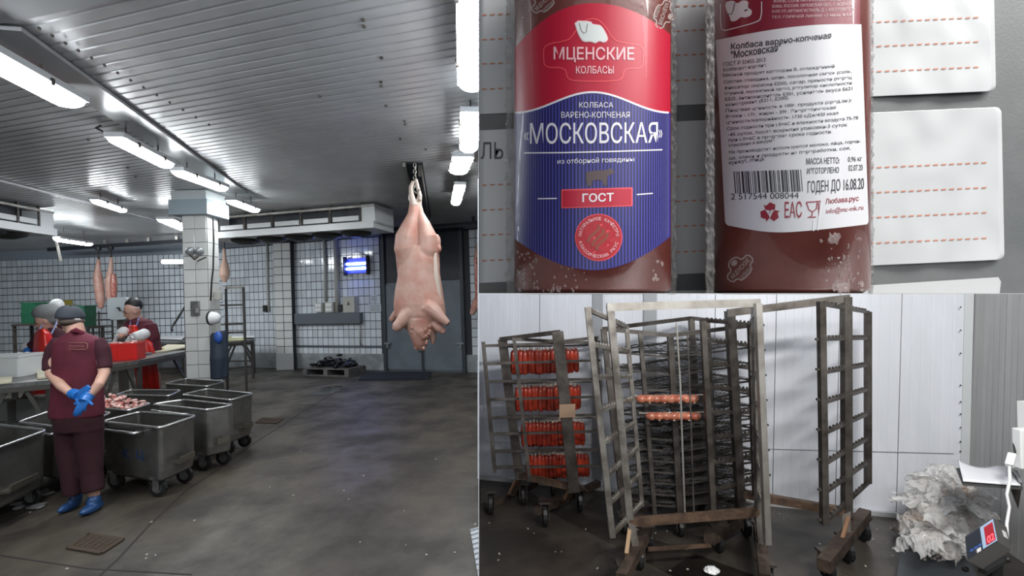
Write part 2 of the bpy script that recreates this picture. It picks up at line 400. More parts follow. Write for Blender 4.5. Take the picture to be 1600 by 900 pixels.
lamp(147, 312, 193, 328, 3.55, .13, 'ceiling lamp on the thin strip above the left cooler')
lamp(24, 356, 82, 364, 3.45, .16, 'ceiling lamp tucked beneath the left cooler')
lamp(88, 373, 141, 381, 3.4, .15, 'ceiling lamp beyond the end of the left cooler')
lamp(258, 343, 290, 357, 3.5, .3, 'wide bright ceiling lamp half behind the pillar')
lamp(741, 60, 737, 135, 3.5, .22, 'large glaring lamp at the right end of the hall ceiling', ext=.8)
lamp(737, 175, 732, 233, 3.5, .2, 'second lamp of the short row beside the hanging carcass')
lamp(724, 245, 716, 268, 3.55, .26, 'third lamp of the short row beside the hanging carcass')
lamp(719, 289, 712, 317, 3.5, .17, 'smallest lamp, last of the short row by the ceiling rail')
# lamp reflection on the wall tiles, built as a glowing strip
A = D(254, 409, 13.9); B = D(300, 409, 13.9); t = thing('lamp_reflection', (A + B) / 2, 'glowing strip imitating a lamp reflection on the tiles left of the pillar', 'lamp')
MB().tube([A, B], .06, 10).build('diffuser', M('glowing_reflection', (1, 1, 1), .4, emit=5, ecol=LAMPC), t)  # emission stands in for the reflection in the glaze
MB().box((A + B) / 2 + Vector((0, .1, 0)), ((B - A).length, .14, .08)).build('housing', m_lampb, t)  # backing of the reflection strip, no real lamp housing
# ================================================================== HALL OBJECTS
V = Vector; UP = V((0, 0, 1))
# ceiling coolers
def cooler(A, B, dep, label, nf):
    A = V(A); B = V(B); d = (B - A).normalized(); n = V((-d.y, d.x, 0)) * dep
    t = thing('air_cooler', ((A.x + B.x) / 2, (A.y + B.y) / 2, ZC - .5), label, 'cooler', 'ceiling air coolers')
    z0 = ZC - .5
    for q in (A, B - d * .32):
        MB().prism([V((p.x, p.y, ZC - .42)) for p in (q, q + d * .32, q + d * .32 + n, q + n)], (0, 0, .38)).build('end_box', m_white, t)
    MB().prism([V((p.x, p.y, z0)) for p in (A - n * .08, B - n * .08, B + n, A + n)], (0, 0, .13)).build('drip_tray', m_white, t)
    MB().prism([V((p.x, p.y, ZC - .36)) for p in (A + d * .3 + n * .35, B - d * .3 + n * .35, B - d * .3 + n, A + d * .3 + n)], (0, 0, .3)).build('coil_block', M('dark_fins', (.03, .035, .045), .5), t)
    MB().beam(A + V((0, 0, ZC - .07 - 0)), B + V((0, 0, ZC - .07)), .04, .04).build('top_rail', m_rackl, t)
    Ln = (B - A).length
    for i in range(nf + 1):
        q = A + d * (.3 + (Ln - .6) * i / nf)
        MB().beam(V((q.x, q.y, z0 + .1)), V((q.x, q.y, ZC)), .035, .035).build('strut', m_darksteel, t)
    for i in range(nf):
        q = A + d * (.3 + (Ln - .6) * (i + .5) / nf) + n * .5
        MB().lathe((q.x, q.y, z0 - .1), [(.01, 0), (.12, 0), (.27, .05), (.3, .1)], 16).build('fan', m_black, t)
        q2 = q - n * .5; MB().prism([V((p.x, p.y, ZC - .33)) for p in (q2 - d * Ln * .36 / nf, q2 + d * Ln * .36 / nf, q2 + d * Ln * .36 / nf + n * .3, q2 - d * Ln * .36 / nf + n * .3)], (0, 0, .09)).build('louvre', m_white, t)
    return t
def fl(v): return V((v.x, v.y, 0))
cooler(fl(P(322, 337, ZC)), fl(P(585, 315, ZC)), .75, 'long white air cooler hung between the pillar and the carcass', 5)
cl1 = fl(P(83, 327, ZC)); cl0 = cl1 + (fl(P(0, 310, ZC)) - cl1) * 2.2
cooler(cl0, cl1, -.75 if False else .75, 'white air cooler at the left frame edge', 4)
# overhead rail across the back wall
m_rail = M('dark_rail_steel', (.03, .033, .04), .5, .4)
t = thing('overhead_rail', (-4, 12, 3.3), 'dark overhead meat rail running across the back wall on brackets', 'rail')
R0 = D(75, 390, 13.3); R1 = D(345, 373, 12.6); R2 = D(480, 367, 11.9); R3 = D(760, 349, 11.0)
MB().beam(R0, R1, .05, .1).beam(R1, R2, .05, .1).beam(R2, R3, .05, .1).build('rail_beam', m_rail, t)
for u, v, Y in ((200, 383, 13), (233, 381, 12.9), (277, 378, 12.8), (165, 385, 13.1), (505, 366, 11.8), (575, 361, 11.6), (660, 355, 11.3), (740, 351, 11.1)):
    q = D(u, v, Y); MB().beam(q, V((q.x, q.y, ZC)), .07, .07).build('bracket', m_rackl if u < 300 else m_rail, t)
t = thing('ceiling_rail', P(651, 290, ZC), 'dark steel rail slot in the ceiling that carries the big carcass', 'rail')
a = P(645, 253, ZC); b2 = P(664, 338, ZC); n = V((.13, .03, 0))
MB().prism([a - n, b2 - n, b2 + n, a + n], (0, 0, -.02)).build('slot', m_rail, t)
MB().beam(a + n * .7 - UP * .12, b2 + n * .7 - UP * .12, .05, .16).build('rail_beam', m_darksteel, t)
MB().beam(a - n * .9 - UP * .04, b2 - n * .9 - UP * .04, .04, .06).build('rail_beam', m_rackl, t)

# insect lamp
m_uv = M('lit_blue_tube', (.35, .5, 1), .4, emit=26, ecol=(.16, .25, 1)); m_uvb = M('blue_lit_housing', (.03, .04, .2), .4, emit=.0)
q = on_wall(557, 415, .12); t = thing('insect_lamp', q, 'blue glowing insect lamp on the tiled wall with two tubes', 'lamp')
ww = 42 / F * q.y; rw = Matrix.Rotation(angw, 3, 'Z')
MB().box(q + nw * -.06, (ww, .06, .4), rw).build('back_plate', M('blue_glow_plate', (.06, .08, .4), .35), t)  # blue glow of the tubes put into the plate colour
for s in (-1, 1): MB().box(q + dw * ww / 2 * s, (.03, .14, .5), rw).build('end_frame', m_black, t)
for v in (412, 419.5):
    c = on_wall(557, v, .13); MB().tube([c - dw * ww * .44, c + dw * ww * .44], .035, 10).build('tube', m_uv, t)
mb = MB(); a = on_wall(557, 392, .02)
for s in (-1, 1): mb.tube([q + dw * ww / 2 * s + UP * .24, a], .006, 5)
mb.build('wire', m_cable, t)
# electrical boxes, conduits, sign plates, duct shelf
def wbox(name, u0, v0, u1, v1, off, m, label, cat, grp=None, extra=None):
    a = on_wall(u0, v0, off); b2 = on_wall(u1, v1, off); c = on_wall((u0 + u1) / 2, (v0 + v1) / 2, off / 2)
    sx = (fl(b2) - fl(a)).length; sz = abs(a.z - b2.z)
    t = thing(name, c - UP * sz / 2, label, cat, grp)
    MB().box(c, (sx, off, sz), rw).build('body', m, t, bevel=.006)
    if extra: extra(t, c, sx, sz, off)
    return t
m_eb = M('cream_enclosure', (.5, .5, .45), .4); m_duct = M('blue_grey_duct', (.12, .14, .16), .4)
def sock(t, c, sx, sz, off):
    for k in (-1, 1):
        MB().box(c + nw * (off / 2 + .012) + UP * sz * .22 * k - dw * 0, (sx * .8, .02, sz * .34), rw).build('socket_cover', m_whitepl, t)
wbox('socket_box', 494, 473, 506, 488, .12, m_eb, 'left cream socket box above the grey wall duct', 'socket', 'electrical boxes', sock)
wbox('socket_box', 510, 472, 523, 488, .12, m_eb, 'right cream socket box above the grey wall duct', 'socket', 'electrical boxes', sock)
def warn(t, c, sx, sz, off):
    f = c + nw * (off / 2 + .004); MB().prism([f + dw * -.05 - UP * .02, f + dw * .05 - UP * .02, f + UP * .09], nw * .004).build('warning_triangle', M('dull_olive', (.12, .1, .04), .5), t)
    MB().box(c + UP * (sz / 2 - .02) + nw * (off / 2 + .002), (sx * .9, .004, .006), rw).build('seam', m_darksteel, t)
wbox('electrical_cabinet', 538, 463, 557, 488, .16, m_eb, 'square cream electrical cabinet with a warning triangle', 'cabinet', None, warn)
wbox('isolator_switch', 529, 477, 536, 486, .1, m_black, 'small black switch between the socket box and cabinet', 'switch')
wbox('isolator_switch', 412, 477, 418, 487, .08, m_black, 'small black socket on the white tiles left of the pilaster', 'switch')
wbox('wall_duct', 461, 490, 564, 505, .16, m_duct, 'long blue grey duct box fixed across the tiled wall', 'duct')
def lines(t, c, sx, sz, off):
    for k in (-1, 0, 1): MB().box(c + nw * (off / 2 + .002) + UP * sz * .25 * k, (sx * .7, .003, .012), rw).build('print_line', m_duct, t)
m_pap = M('grey_white_paper', (.55, .6, .63), .5)
wbox('wall_notice', 579, 461, 590, 471, .012, m_pap, 'small notice sheet on the tiles, upper of two beside the door', 'sign', 'notices by the door', lines)
wbox('wall_notice', 576, 475, 596, 487, .012, m_pap, 'wider notice sheet on the tiles, lower of two beside the door', 'sign', 'notices by the door', lines)
m_cond = M('pale_conduit', (.46, .46, .42), .4)
def pipe(uvs, r, label, name='conduit', m=m_cond, off=.05, cat='pipe'):
    pts = [on_wall(u, v, off) for u, v in uvs]; o = MB().tube(pts, r, 8).build(name, m, None, smooth=True)
    return tag(o, label, cat)
pipe([(417, 372), (418, 440), (420, 487)], .03, 'pale vertical conduit left of the pilaster, ending at a black socket')
pipe([(506, 366), (508, 420), (509, 472)], .04, 'pale vertical conduit running down to the right socket box')
pipe([(524, 366), (526, 420), (528, 488)], .07, 'wide pale conduit between the socket box and cabinet')
pipe([(562, 505), (563, 540), (565, 538)], .02, 'short grey pipe below the end of the wall duct')
pipe([(458, 541), (530, 541.5), (603, 542)], .014, 'thin grey pipe running low across the tiles to the door', m=m_duct)
# pallet with black heap, door mat
t = thing('pallet', P(515, 586, 0), 'low wooden pallet by the tiled wall under the duct', 'pallet')
m_pal = M('grey_pallet_wood', (.1, .1, .1), .8, c2=(.16, .15, .14), sc=6)
pc = P(515, 588, 0) + V((0, .35, 0)); pw, pdp = 1.35, .7
for k in (-1, 0, 1): MB().box(pc + dw * pw * .46 * k + UP * .08, (.12, pdp, .16), rw).build('block', m_pal, t)
for k in range(5): MB().box(pc + nw * (pdp / 2 - .07 - k * .14) + UP * .175, (pw, .11, .025), rw).build('slat', m_pal, t)
MB().box(pc + nw * (pdp / 2 - .05) + UP * .012, (pw, .1, .022), rw).build('slat', m_pal, t)
mb = MB(); r2 = random.Random(4)
for i in range(60):
    x = r2.uniform(-.52, .52); yv = r2.uniform(-.28, .28); h = .28 * max(.1, 1 - abs(x) / .62)
    mb.ball(pc + dw * x + nw * yv + UP * (.2 + r2.uniform(.03, h)), (r2.uniform(.05, .1), r2.uniform(.05, .09), r2.uniform(.03, .07)), 7, 5)
tag(mb.build('scrap_heap', M('black_wet_scraps', (.008, .008, .01), .25), None, remesh=.02, sm=1), 'heap of glossy black scraps piled on the low pallet', 'heap', None, 'stuff')
a = [P(u, v, 0) for u, v in ((570, 583), (673, 583), (671, 593), (560, 595))]
tag(MB().prism(a, (0, 0, .03)).build('door_mat', M('dark_blue_mat', (.012, .016, .024), .8), None), 'dark flat mat lying before the grey double door', 'mat')
# floor grates
def grate(pts, label):
    c = [P(u, v, 0) for u, v in pts]; t = thing('floor_grate', sum(c, V()) / 4, label, 'grate', 'floor drain grates')
    MB().prism(c, (0, 0, .004)).build('pit', M('dark_pit', (.006, .005, .004), .7), t)
    mb = MB()
    for i in range(4): mb.beam(c[i] + UP * .008, c[(i + 1) % 4] + UP * .008, .03, .012)
    mb.build('rim', M('rusty_brown_steel_dull', (.05, .033, .02), .8), t)
    mb = MB(); n = 9
    for i in range(1, n):
        f = i / n; mb.beam(c[0].lerp(c[1], f) + UP * .008, c[3].lerp(c[2], f) + UP * .008, .016, .008)
    for i in range(1, 6):
        f = i / 6; mb.beam(c[0].lerp(c[3], f) + UP * .009, c[1].lerp(c[2], f) + UP * .009, .016, .008)
    mb.build('bars', MC['rusty_brown_steel_dull'], t, kind='stuff')
grate([(107, 857), (138, 836), (192, 844), (158, 866)], 'rusty floor drain grate nearest the camera at the man')
grate([(400, 661), (410, 654), (441, 655), (432, 662)], 'small floor drain grate right of the trolleys')
# puddle-like stains and scraps
mb = MB()
for u, v in ((507, 613), (520, 606), (515, 610)):
    c = P(u, v, 0); mb.lathe(c + UP * .001, [(.0, .004), (.16, .003), (.24, 0)], 12)
tag(mb.build('wet_patch', M('wet_black_patch', (.01, .009, .008), .2), None, kind='stuff'), 'black wet patch on the floor in front of the pallet', 'puddle')
mb = MB()
for i in range(28):
    u = r2.uniform(20, 745); v = r2.uniform(640, 895); c = P(u, v, 0)
    mb.box(c + UP * .004, (r2.uniform(.008, .018), r2.uniform(.006, .014), .006), Matrix.Rotation(r2.uniform(0, 3), 3, 'Z'))
tag(mb.build('floor_crumbs', M('pale_crumb', (.5, .47, .42), .7), None, kind='stuff'), 'pale crumbs scattered across the dark hall floor', 'crumbs')
mb = MB(); a = [P(u, v, 0) + UP * .01 for u, v in ((735, 833), (748, 829), (747.8, 905), (747.2, 905))]
o = mb.prism(a, (0, 0, .006))
for i in range(9):
    f = i / 9; o.beam(a[0].lerp(a[3], f) + UP * .01, a[1].lerp(a[2], f) + UP * .01, .012, .012)
tag(mb.build('corrugated_sheet', M('pale_corrugated_plastic', (.5, .52, .54), .5), None), 'corner of a pale ribbed sheet lying on the floor', 'sheet')

# ---------------------------------------------------------------- steel trolleys
RZ = .68
def trolley(fl_, fr, br, bl, label, handle=None, text=None, wheels=True, rz=RZ, side_handle=True, meat=False):
    c = [V((p.x, p.y, rz)) for p in (P(*fl_, rz), P(*fr, rz), P(*br, rz), P(*bl, rz))]
    return trolley_w(c, label, handle, text, rz, side_handle, meat)
def trolley_w(c, label, handle=None, text=None, rz=RZ, side_handle=True, meat=False):
    cen = sum(c, V()) / 4; t = thing('meat_trolley', (cen.x, cen.y, 0), label, 'trolley', 'steel meat trolleys')
    def ring(k, z, rad=.06, n=4, ins=0):
        out = []
        for i in range(4):
            p, pp, pn = c[i], c[i - 1], c[(i + 1) % 4]
            e1 = (pp - p).normalized(); e2 = (pn - p).normalized()
            for j in range(n + 1):
                f = j / n; A_ = p + e1 * rad; B_ = p + e2 * rad; q = A_.lerp(p, f).lerp(p.lerp(B_, f), f)
                q = cen + (q - cen) * k; out.append(V((q.x, q.y, z)))
        return out
    def shell(rs, caps):
        mb = MB(); n = len(rs[0])
        for r_ in rs: mb.v += r_
        for j in range(len(rs) - 1):
            for i in range(n): a_ = j * n + i; b_ = j * n + (i + 1) % n; mb.f.append((a_, b_, b_ + n, a_ + n))
        mb.f.append(tuple(range((len(rs) - 1) * n, len(rs) * n))); return mb
    sh_ = shell([ring(1, rz), ring(.965, .26), ring(.93, .18), ring(.86, .155)], 0); s2_ = shell([ring(.985, rz), ring(.95, .27), ring(.9, .2), ring(.82, .185)], 0); sh_.add(s2_.v, s2_.f)
    n_ = len(sh_.v) // 2; k_ = len(s2_.v) // 4
    for i in range(k_): j = (i + 1) % k_; sh_.f.append((i, j, n_ + j, n_ + i))
    sh_.build('tub', m_tub, t, smooth=False)
    rr = ring(1.0, rz); MB().tube(rr + [rr[0], rr[1]], .014, 6, caps=False).build('rim', m_rim, t, smooth=True)
    # undercarriage
    for i in range(4):
        q = cen + (c[i] - cen) * .72; q = V((q.x, q.y, 0))
        w_ = MB().lathe(q + V((0, -.02, .085)), [(0, 0), (.05, 0), (.08, .004), (.08, .036), (.05, .04), (0, .04)], 14, 'y').build('wheel', m_black, t, smooth=False)
        MB().lathe(q + V((0, -.022, .085)), [(0, 0), (.045, 0), (.045, .044), (0, .044)], 10, 'y').build('hub', m_steel, w_)
        MB().box(q + V((0, .035, .13)), (.06, .012, .12)).box(q + V((0, -.035, .13)), (.06, .012, .12)).box(q + V((0, 0, .19)), (.1, .1, .02)).build('fork', m_steel, t)
    if side_handle:
        e = c[2] - c[1]; n = V((e.y, -e.x, 0)).normalized(); 
        if n.dot(c[1] - c[0]) < 0: n = -n
        A_ = cen + (c[1] + e * .3 - cen) * .9; B_ = cen + (c[1] + e * .75 - cen) * .9
        MB().beam(V((A_.x, A_.y, .3)) + n * .05, V((B_.x, B_.y, .3)) + n * .05, .1, .02).beam(V((A_.x, A_.y, .33)) + n * .1, V((B_.x, B_.y, .33)) + n * .1, .015, .05).build('lifting_bracket', m_rim2, t)
    if handle:
        i, j = handle; e = (c[j] - c[i]); n = V((e.y, -e.x, 0)).normalized()
        if n.dot(c[i] - cen) < 0: n = -n
        A_ = c[i] + e * .1 - UP * .05; B_ = c[i] + e * .72 - UP * .05
        MB().tube([A_, A_ + n * .07, B_ + n * .07, B_], .014, 8).build('handle', m_rim, t, smooth=True)
    if text:
        text3d(text, t, c, cen)
    if meat:
        mb = MB(); r_ = random.Random(9)
        for i in range(120):
            a_, b_ = r_.uniform(.06, .94), r_.uniform(.08, .92)
            p = c[0].lerp(c[1], a_).lerp(c[3].lerp(c[2], a_), b_); h = .05 + .1 * (1 - (2 * a_ - 1) ** 2) * (1 - (2 * b_ - 1) ** 2)
            rot_ = Matrix.Rotation(r_.uniform(0, 3), 3, 'Z') @ Matrix.Rotation(r_.uniform(-.5, .5), 3, 'X')
            mb.ball(V((p.x, p.y, rz - .03 + r_.uniform(0, h))), (r_.uniform(.02, .05), r_.uniform(.015, .03), r_.uniform(.012, .022)), 7, 5, rot_)
        for k in range(2): pass
        o = mb.build('meat_scraps', m_meat, None, smooth=True); tag(o, 'heap of pink meat scraps filling the trolley behind the man', 'meat', None, 'stuff')
    return t
m_tub = M('dull_trolley_steel', (.3, .29, .275), .36, .8, c2=(.17, .165, .155), sc=3.5, bump=.12, bsc=14, lo=.35, hi=.7)
m_rim2 = M('worn_bracket_steel', (.22, .2, .16), .4, .8)
m_meat = M('raw_meat_mix', (.5, .12, .1), .3, c2=(.72, .5, .44), sc=16, lo=.42, hi=.55, coat=.3)
m_pork = M('pale_pork', (.5, .31, .25), .5, c2=(.44, .19, .14), sc=4.5, lo=.42, hi=.7, coat=.05, bump=.3, bsc=18)
m_fat = M('pale_fat', (.55, .45, .38), .45)
m_blueink = M('blue_marker_ink', (.02, .05, .13), .5)
def text_geo(s, bold=0, space=1.0):
    cu = bpy.data.curves.new('lettering', 'FONT'); cu.body = s; cu.offset = bold; cu.space_character = space
    o = bpy.data.objects.new('lettering', cu); COL.objects.link(o)
    dg = bpy.context.evaluated_depsgraph_get(); me = o.evaluated_get(dg).to_mesh()
    vs = [v.co.copy() for v in me.vertices]; fs = [tuple(p.vertices) for p in me.polygons]
    o.evaluated_get(dg).to_mesh_clear(); bpy.data.objects.remove(o); bpy.data.curves.remove(cu)
    x0 = min(v.x for v in vs); x1 = max(v.x for v in vs); y0 = min(v.y for v in vs); y1 = max(v.y for v in vs)
    return vs, fs, x0, x1, y0, y1
def text3d(s, t, c, cen):
    for ch, a0, a1 in s:
        vs, fs, x0, x1, y0, y1 = text_geo(ch, .03)
        out = []
        for v in vs:
            f = a0 + (a1 - a0) * (v.x - x0) / (x1 - x0); h = .345 + .1 * (v.y - y0) / (y1 - y0)
            k = .965 + (h - .26) / (RZ - .26) * .035 + .006; p = c[0].lerp(c[1], f); p = cen + (p - cen) * k; out.append(V((p.x, p.y, h)))
        MB().add(out, fs).build('painted_letter', m_blueink, t, fix=False)
trolley((158, 659), (250, 669), (307, 650), (218, 644), 'steel trolley with blue painted letters right of the standing man', handle=(0, 1), text=(('К', .36, .48), ('Ц', .6, .72)))
trolley((238, 632), (322, 641), (365, 633), (287, 625), 'empty steel trolley directly behind the lettered one', handle=(0, 1))
trolley((284, 617), (360, 625.5), (396, 615), (323, 608), 'empty steel trolley standing furthest right, beside the grate')
trolley((257, 600), (323, 604), (352, 596), (290, 592), 'empty steel trolley right at the foot of the tiled pillar')
trolley((181, 617), (264, 619), (283, 610), (204, 609.5), 'low steel trolley below the second butcher table')
trolley((120, 634), (200, 642), (236, 631), (165, 623), 'steel trolley filled with pink meat scraps', meat=True)
trolley((28, 660), (120, 671), (173, 645), (84, 641), 'steel trolley half hidden directly behind the standing man', handle=(0, 1))
c0 = V((-4.42, 4.52, RZ)); c1 = c0 + .78 * V((.22, -.97, 0)); c3 = c0 + .85 * V((-.94, .35, 0))
trolley_w([c3, c0 + (c3 - c0) * 0 + V((0, 0, 0)), c1, c1 + c3 - c0], 'steel trolley cut off by the left frame edge', side_handle=True)
MB().box(P(158, 757, 0) + V((0, .5, .03)), (.5, .3, .05), Matrix.Rotation(.5, 3, 'Z')).build('spare_board', M('dull_grey_board', (.12, .11, .1), .7), None, label='dull grey board lying under the lettered trolley', cat='board')
mb = MB()
for i in range(9):
    c = P(r2.uniform(24, 75), r2.uniform(768, 795), 0); mb.ball(c + UP * .012, (r2.uniform(.05, .12), r2.uniform(.03, .06), .014), 8, 5, Matrix.Rotation(r2.uniform(0, 3), 3, 'Z'))
tag(mb.build('crumpled_wrap', M('grey_wrap', (.2, .2, .2), .4), None, kind='stuff', remesh=.008, sm=1), 'grey crumpled wrap on the floor beside the left trolley', 'wrap')

# ---------------------------------------------------------------- tables
m_cutb = M('cream_cutting_board', (.62, .58, .42), .45)
m_tabl = M('table_steel_dark', (.14, .13, .12), .4, .7)
def table(c, z, label, legs=True, shelf=False, nm='work_table', boards=(), brace=True):
    c = [V((p.x, p.y, z)) for p in c]; cen = sum(c, V()) / 4; t = thing(nm, (cen.x, cen.y, 0), label, 'table', 'steel butcher tables')
    MB().prism(c, (0, 0, -.05)).build('tabletop', m_steel, t)
    mb = MB()
    for i in range(4): mb.beam(cen + (c[i] - cen) * .96 - UP * .08, cen + (c[(i + 1) % 4] - cen) * .96 - UP * .08, .04, .06)
    mb.build('apron_frame', m_tabl, t)
    for i in range(4):
        q = cen + (c[i] - cen) * .9; MB().beam(V((q.x, q.y, 0)), V((q.x, q.y, z - .05)), .05, .05).build('leg', m_tabl, t)
    if brace:
        for i, j in ((0, 1), (3, 2)):
            a_ = cen + (c[i] - cen) * .9; b_ = cen + (c[j] - cen) * .9
            MB().beam(V((a_.x, a_.y, .35)), V((*a_.lerp(b_, .35).xy, z - .1)), .03, .04).build('brace', m_tabl, t)
            MB().beam(V((b_.x, b_.y, .35)), V((*b_.lerp(a_, .35).xy, z - .1)), .03, .04).build('brace', m_tabl, t)
            MB().beam(V((a_.x, a_.y, .3)), V((b_.x, b_.y, .3)), .03, .04).build('stretcher', m_tabl, t)
    return t
def board(pts, z, label, m=None, th=.03, cat='cutting board', grp='cream cutting boards', name='cutting_board'):
    a = [P(u, v, z) for u, v in pts]
    return tag(MB().prism(a, (0, 0, th)).build(name, m or m_cutb, None, bevel=.006), label, cat, grp)
TZ = .95
# table 1: at the left edge, running to behind the man
table([P(-40, 604, TZ), P(80, 594, TZ), P(118, 584, TZ), P(20, 579, TZ)], TZ, 'long steel butcher table at the left frame edge')
board([(-20, 603), (18, 599), (19, 592), (-20, 594)], TZ + .002, 'cream cutting board at the near left table corner')
board([(58, 593), (78, 591), (76, 582), (57, 583)], TZ + .002, 'cream cutting board beside the man at the table end')
# table 2: behind, under the red crate
TZ = 1.0
table([P(150, 573, TZ), P(216, 563, TZ), P(300, 547, TZ), P(222, 550, TZ)], TZ, 'steel butcher table under the red crate, with diagonal braces')
board([(238, 552), (262, 550), (308, 541), (262, 540)], 1.0 + .002, 'long cream cutting board overhanging the table near the pillar')
board([(214, 558), (236, 554), (244, 548), (220, 551)], 1.0 + .002, 'steel grey tray board beside the red apron', m_steel)
tag(MB().tube([P(238, 548, 1.04), P(246, 545, 1.04), P(255, 545, 1.04)], .02, 6).build('yellow_knife_handle', M('yellow_plastic', (.6, .45, .04), .4), None, smooth=True), 'small yellow handled knife lying on the table', 'knife')
TZ = .95
# table 3: far, behind worker two
table([P(235, 535, TZ), P(292, 533, TZ), P(288, 527, TZ), P(240, 526, TZ)], TZ, 'small pale table just left of the pillar', brace=False)
board([(244, 530), (285, 531), (291, 526), (246, 526)], TZ + .02, 'white tray board on the small pale table', m_whitepl)
# table 4: right of the pillar
table([P(350, 535, TZ), P(396, 531, TZ), P(398, 526, TZ), P(347, 527, TZ)], TZ, 'steel table with boards right of the pillar')
board([(349, 533), (385, 532), (384, 527), (347, 527)], TZ + .004, 'yellowish cutting board on the table right of the pillar', M('yellow_board', (.55, .55, .3), .5))
board([(362, 528), (398, 527.5), (397, 525), (362, 525)], TZ + .03, 'white board on the rear of the table right of the pillar', m_whitepl)
# shelf rack right of the pillar
t = thing('shelf_frame', P(355, 600, 0), 'grey tubular shelf frame standing right of the pillar', 'rack')
rk = [(D(334, 448, 8.2), D(336, 560, 8.2)), (D(353, 448, 8.3), D(354, 560, 8.3)), (D(380, 449, 8.0), D(384, 560, 8.0))]
for a, b2 in rk: MB().beam(a, V((b2.x, b2.y, 0)), .03, .03).build('post', m_tabl, t)
for v in (450, 477, 507, 520):
    a, b2, c = D(334, v, 8.2), D(353, v, 8.3), D(381, v - 1, 8.0); MB().beam(a, b2, .03, .03).beam(b2, c, .03, .03).build('shelf_bar', m_tabl if v != 450 else m_rackl, t)

# insulated things at the pillar: hanging coats, face shield hood, alarm domes, switch box, cables
c = D(347, 545, 7.75)
mb = MB(); mb.tube([D(339, 520, 7.7), D(341, 560, 7.65), D(340, 592, 7.65)], [.09, .12, .1], 10).tube([D(347, 517, 7.75), D(349, 560, 7.7), D(350, 590, 7.7)], [.07, .08, .07], 10)
t = thing('hanging_coats', D(344, 594, 7.7), 'dark blue work coats hanging on the right of the pillar', 'coats')
mb.build('coat', M('navy_cloth', (.02, .03, .05), .7), t, remesh=.02, sm=2)
MB().ball(D(341, 527, 7.6), (.07, .05, .1), 10, 8).build('blue_glove', M('blue_nitrile_deep', (.03, .1, .4), .4), t, remesh=.015, sm=1)
t = thing('face_shield', D(338, 495, 7.7), 'white hood with a black rim hanging above the coats', 'helmet')
MB().lathe(D(331, 497, 7.7), [(.0, .13), (.05, .125), (.09, .08), (.11, 0)], 16, 'x').build('shell', m_whitepl, t, smooth=True)
MB().lathe(D(329.5, 497, 7.7), [(.0, -.01), (.115, -.01), (.115, .02), (.0, .02)], 16, 'x').build('rim', m_black, t)
t = thing('alarm_dome_pair', D(304, 396, 7.7), 'pair of grey dome lamps on the pillar front', 'lamp')
for u in (296.5, 310.5):
    MB().lathe(D(u, 392, 7.8), [(0, -.06), (.03, -.055), (.06, -.03), (.07, 0), (.07, .03)], 14, 'y').build('dome', M('grey_dome', (.3, .32, .33), .3, .3), t, smooth=True)
MB().tube([D(297, 398, 7.7), D(304, 405, 7.66), D(309, 400, 7.7)], .02, 6).tube([D(308, 408, 7.7), D(322, 402, 7.7)], .01, 6).build('bracket', m_darksteel, t)
t = thing('switch_plate', D(306, 492, 7.75), 'steel switch plate on the front of the pillar', 'switch')
MB().box(D(306, 482, 7.84), (.14, .06, .24), rot).build('cover', m_steel, t, bevel=.005)
MB().box(D(308, 485, 7.8), (.03, .03, .08), rot).build('lever', m_rim, t)
tag(MB().tube([D(333, 341, 7.75), D(334, 380, 7.75), D(333, 420, 7.75), D(331, 438, 7.76), D(329, 470, 7.76)], .014, 6).build('cable', m_cable, None, smooth=True), 'dark cable running down the pillar corner', 'cable')
tag(MB().tube([D(288.5, 377, 7.95), D(289.5, 450, 7.95), D(291.5, 520, 7.95), D(293.5, 590, 7.95), V((*D(295, 640, 7.95).xy, .0))], .03, 6).build('riser_pipe', m_duct, None, smooth=True), 'grey riser pipe along the left edge of the pillar', 'pipe')
tag(MB().tube([D(290, 477, 9.5), D(276, 500, 9.5), D(268, 512, 9.4), D(269, 517, 9.3)], .02, 6).build('water_gun', m_cable, None, smooth=True), 'black angled hose lance left of the pillar', 'hose')
tag(MB().box(D(341, 462, 7.95), (.1, .1, .14)).build('junction_box', m_eb, None, bevel=.01), 'cream junction box beside the pillar', 'box')
tag(MB().tube([P(160, 205, 3.6), P(150, 200, 3.66), P(158, 196, ZC)], .01, 6).build('lamp_cable', m_cable, None, smooth=True), 'short dark cable between the ceiling and second lamp', 'cable')
tag(MB().tube([D(86, 371, 11.2), D(90, 385, 11.3), D(95, 408, 11.4)], .03, 6).build('light_pull', m_rackl, None), 'thin pale rod hanging below the lamp over the left wall', 'rod')
# grey rounded guard plate of the band saw
t = thing('band_saw', V((*D(187, 560, 10).xy, 0)), 'grey band saw with rounded wheel guard behind the red crate', 'saw')
bs = D(184, 482, 10)
mb = MB(); poly = []
for i in range(24):
    a_ = 2 * math.pi * i / 24; cx = math.copysign(abs(math.cos(a_)) ** .4, math.cos(a_)) * .22; cz = math.copysign(abs(math.sin(a_)) ** .4, math.sin(a_)) * .235
    poly.append(bs + V((cx, 0, cz)))
mb.prism(poly, (0, .1, 0)).build('wheel_guard', M('pale_grey_guard', (.42, .46, .47), .4), t)
MB().box(bs + V((.02, -.01, .01)), (.05, .03, .03)).beam(bs + V((.04, -.02, 0)), bs + V((.07, -.02, -.06)), .02, .02).build('knob', m_black, t)
MB().beam(V((bs.x, bs.y + .1, 0)), bs + V((0, .1, 0)), .12, .12).build('column', m_tabl, t)
MB().box(V((bs.x, bs.y + .05, .9)), (.5, .5, .05)).build('saw_table', m_steel, t)
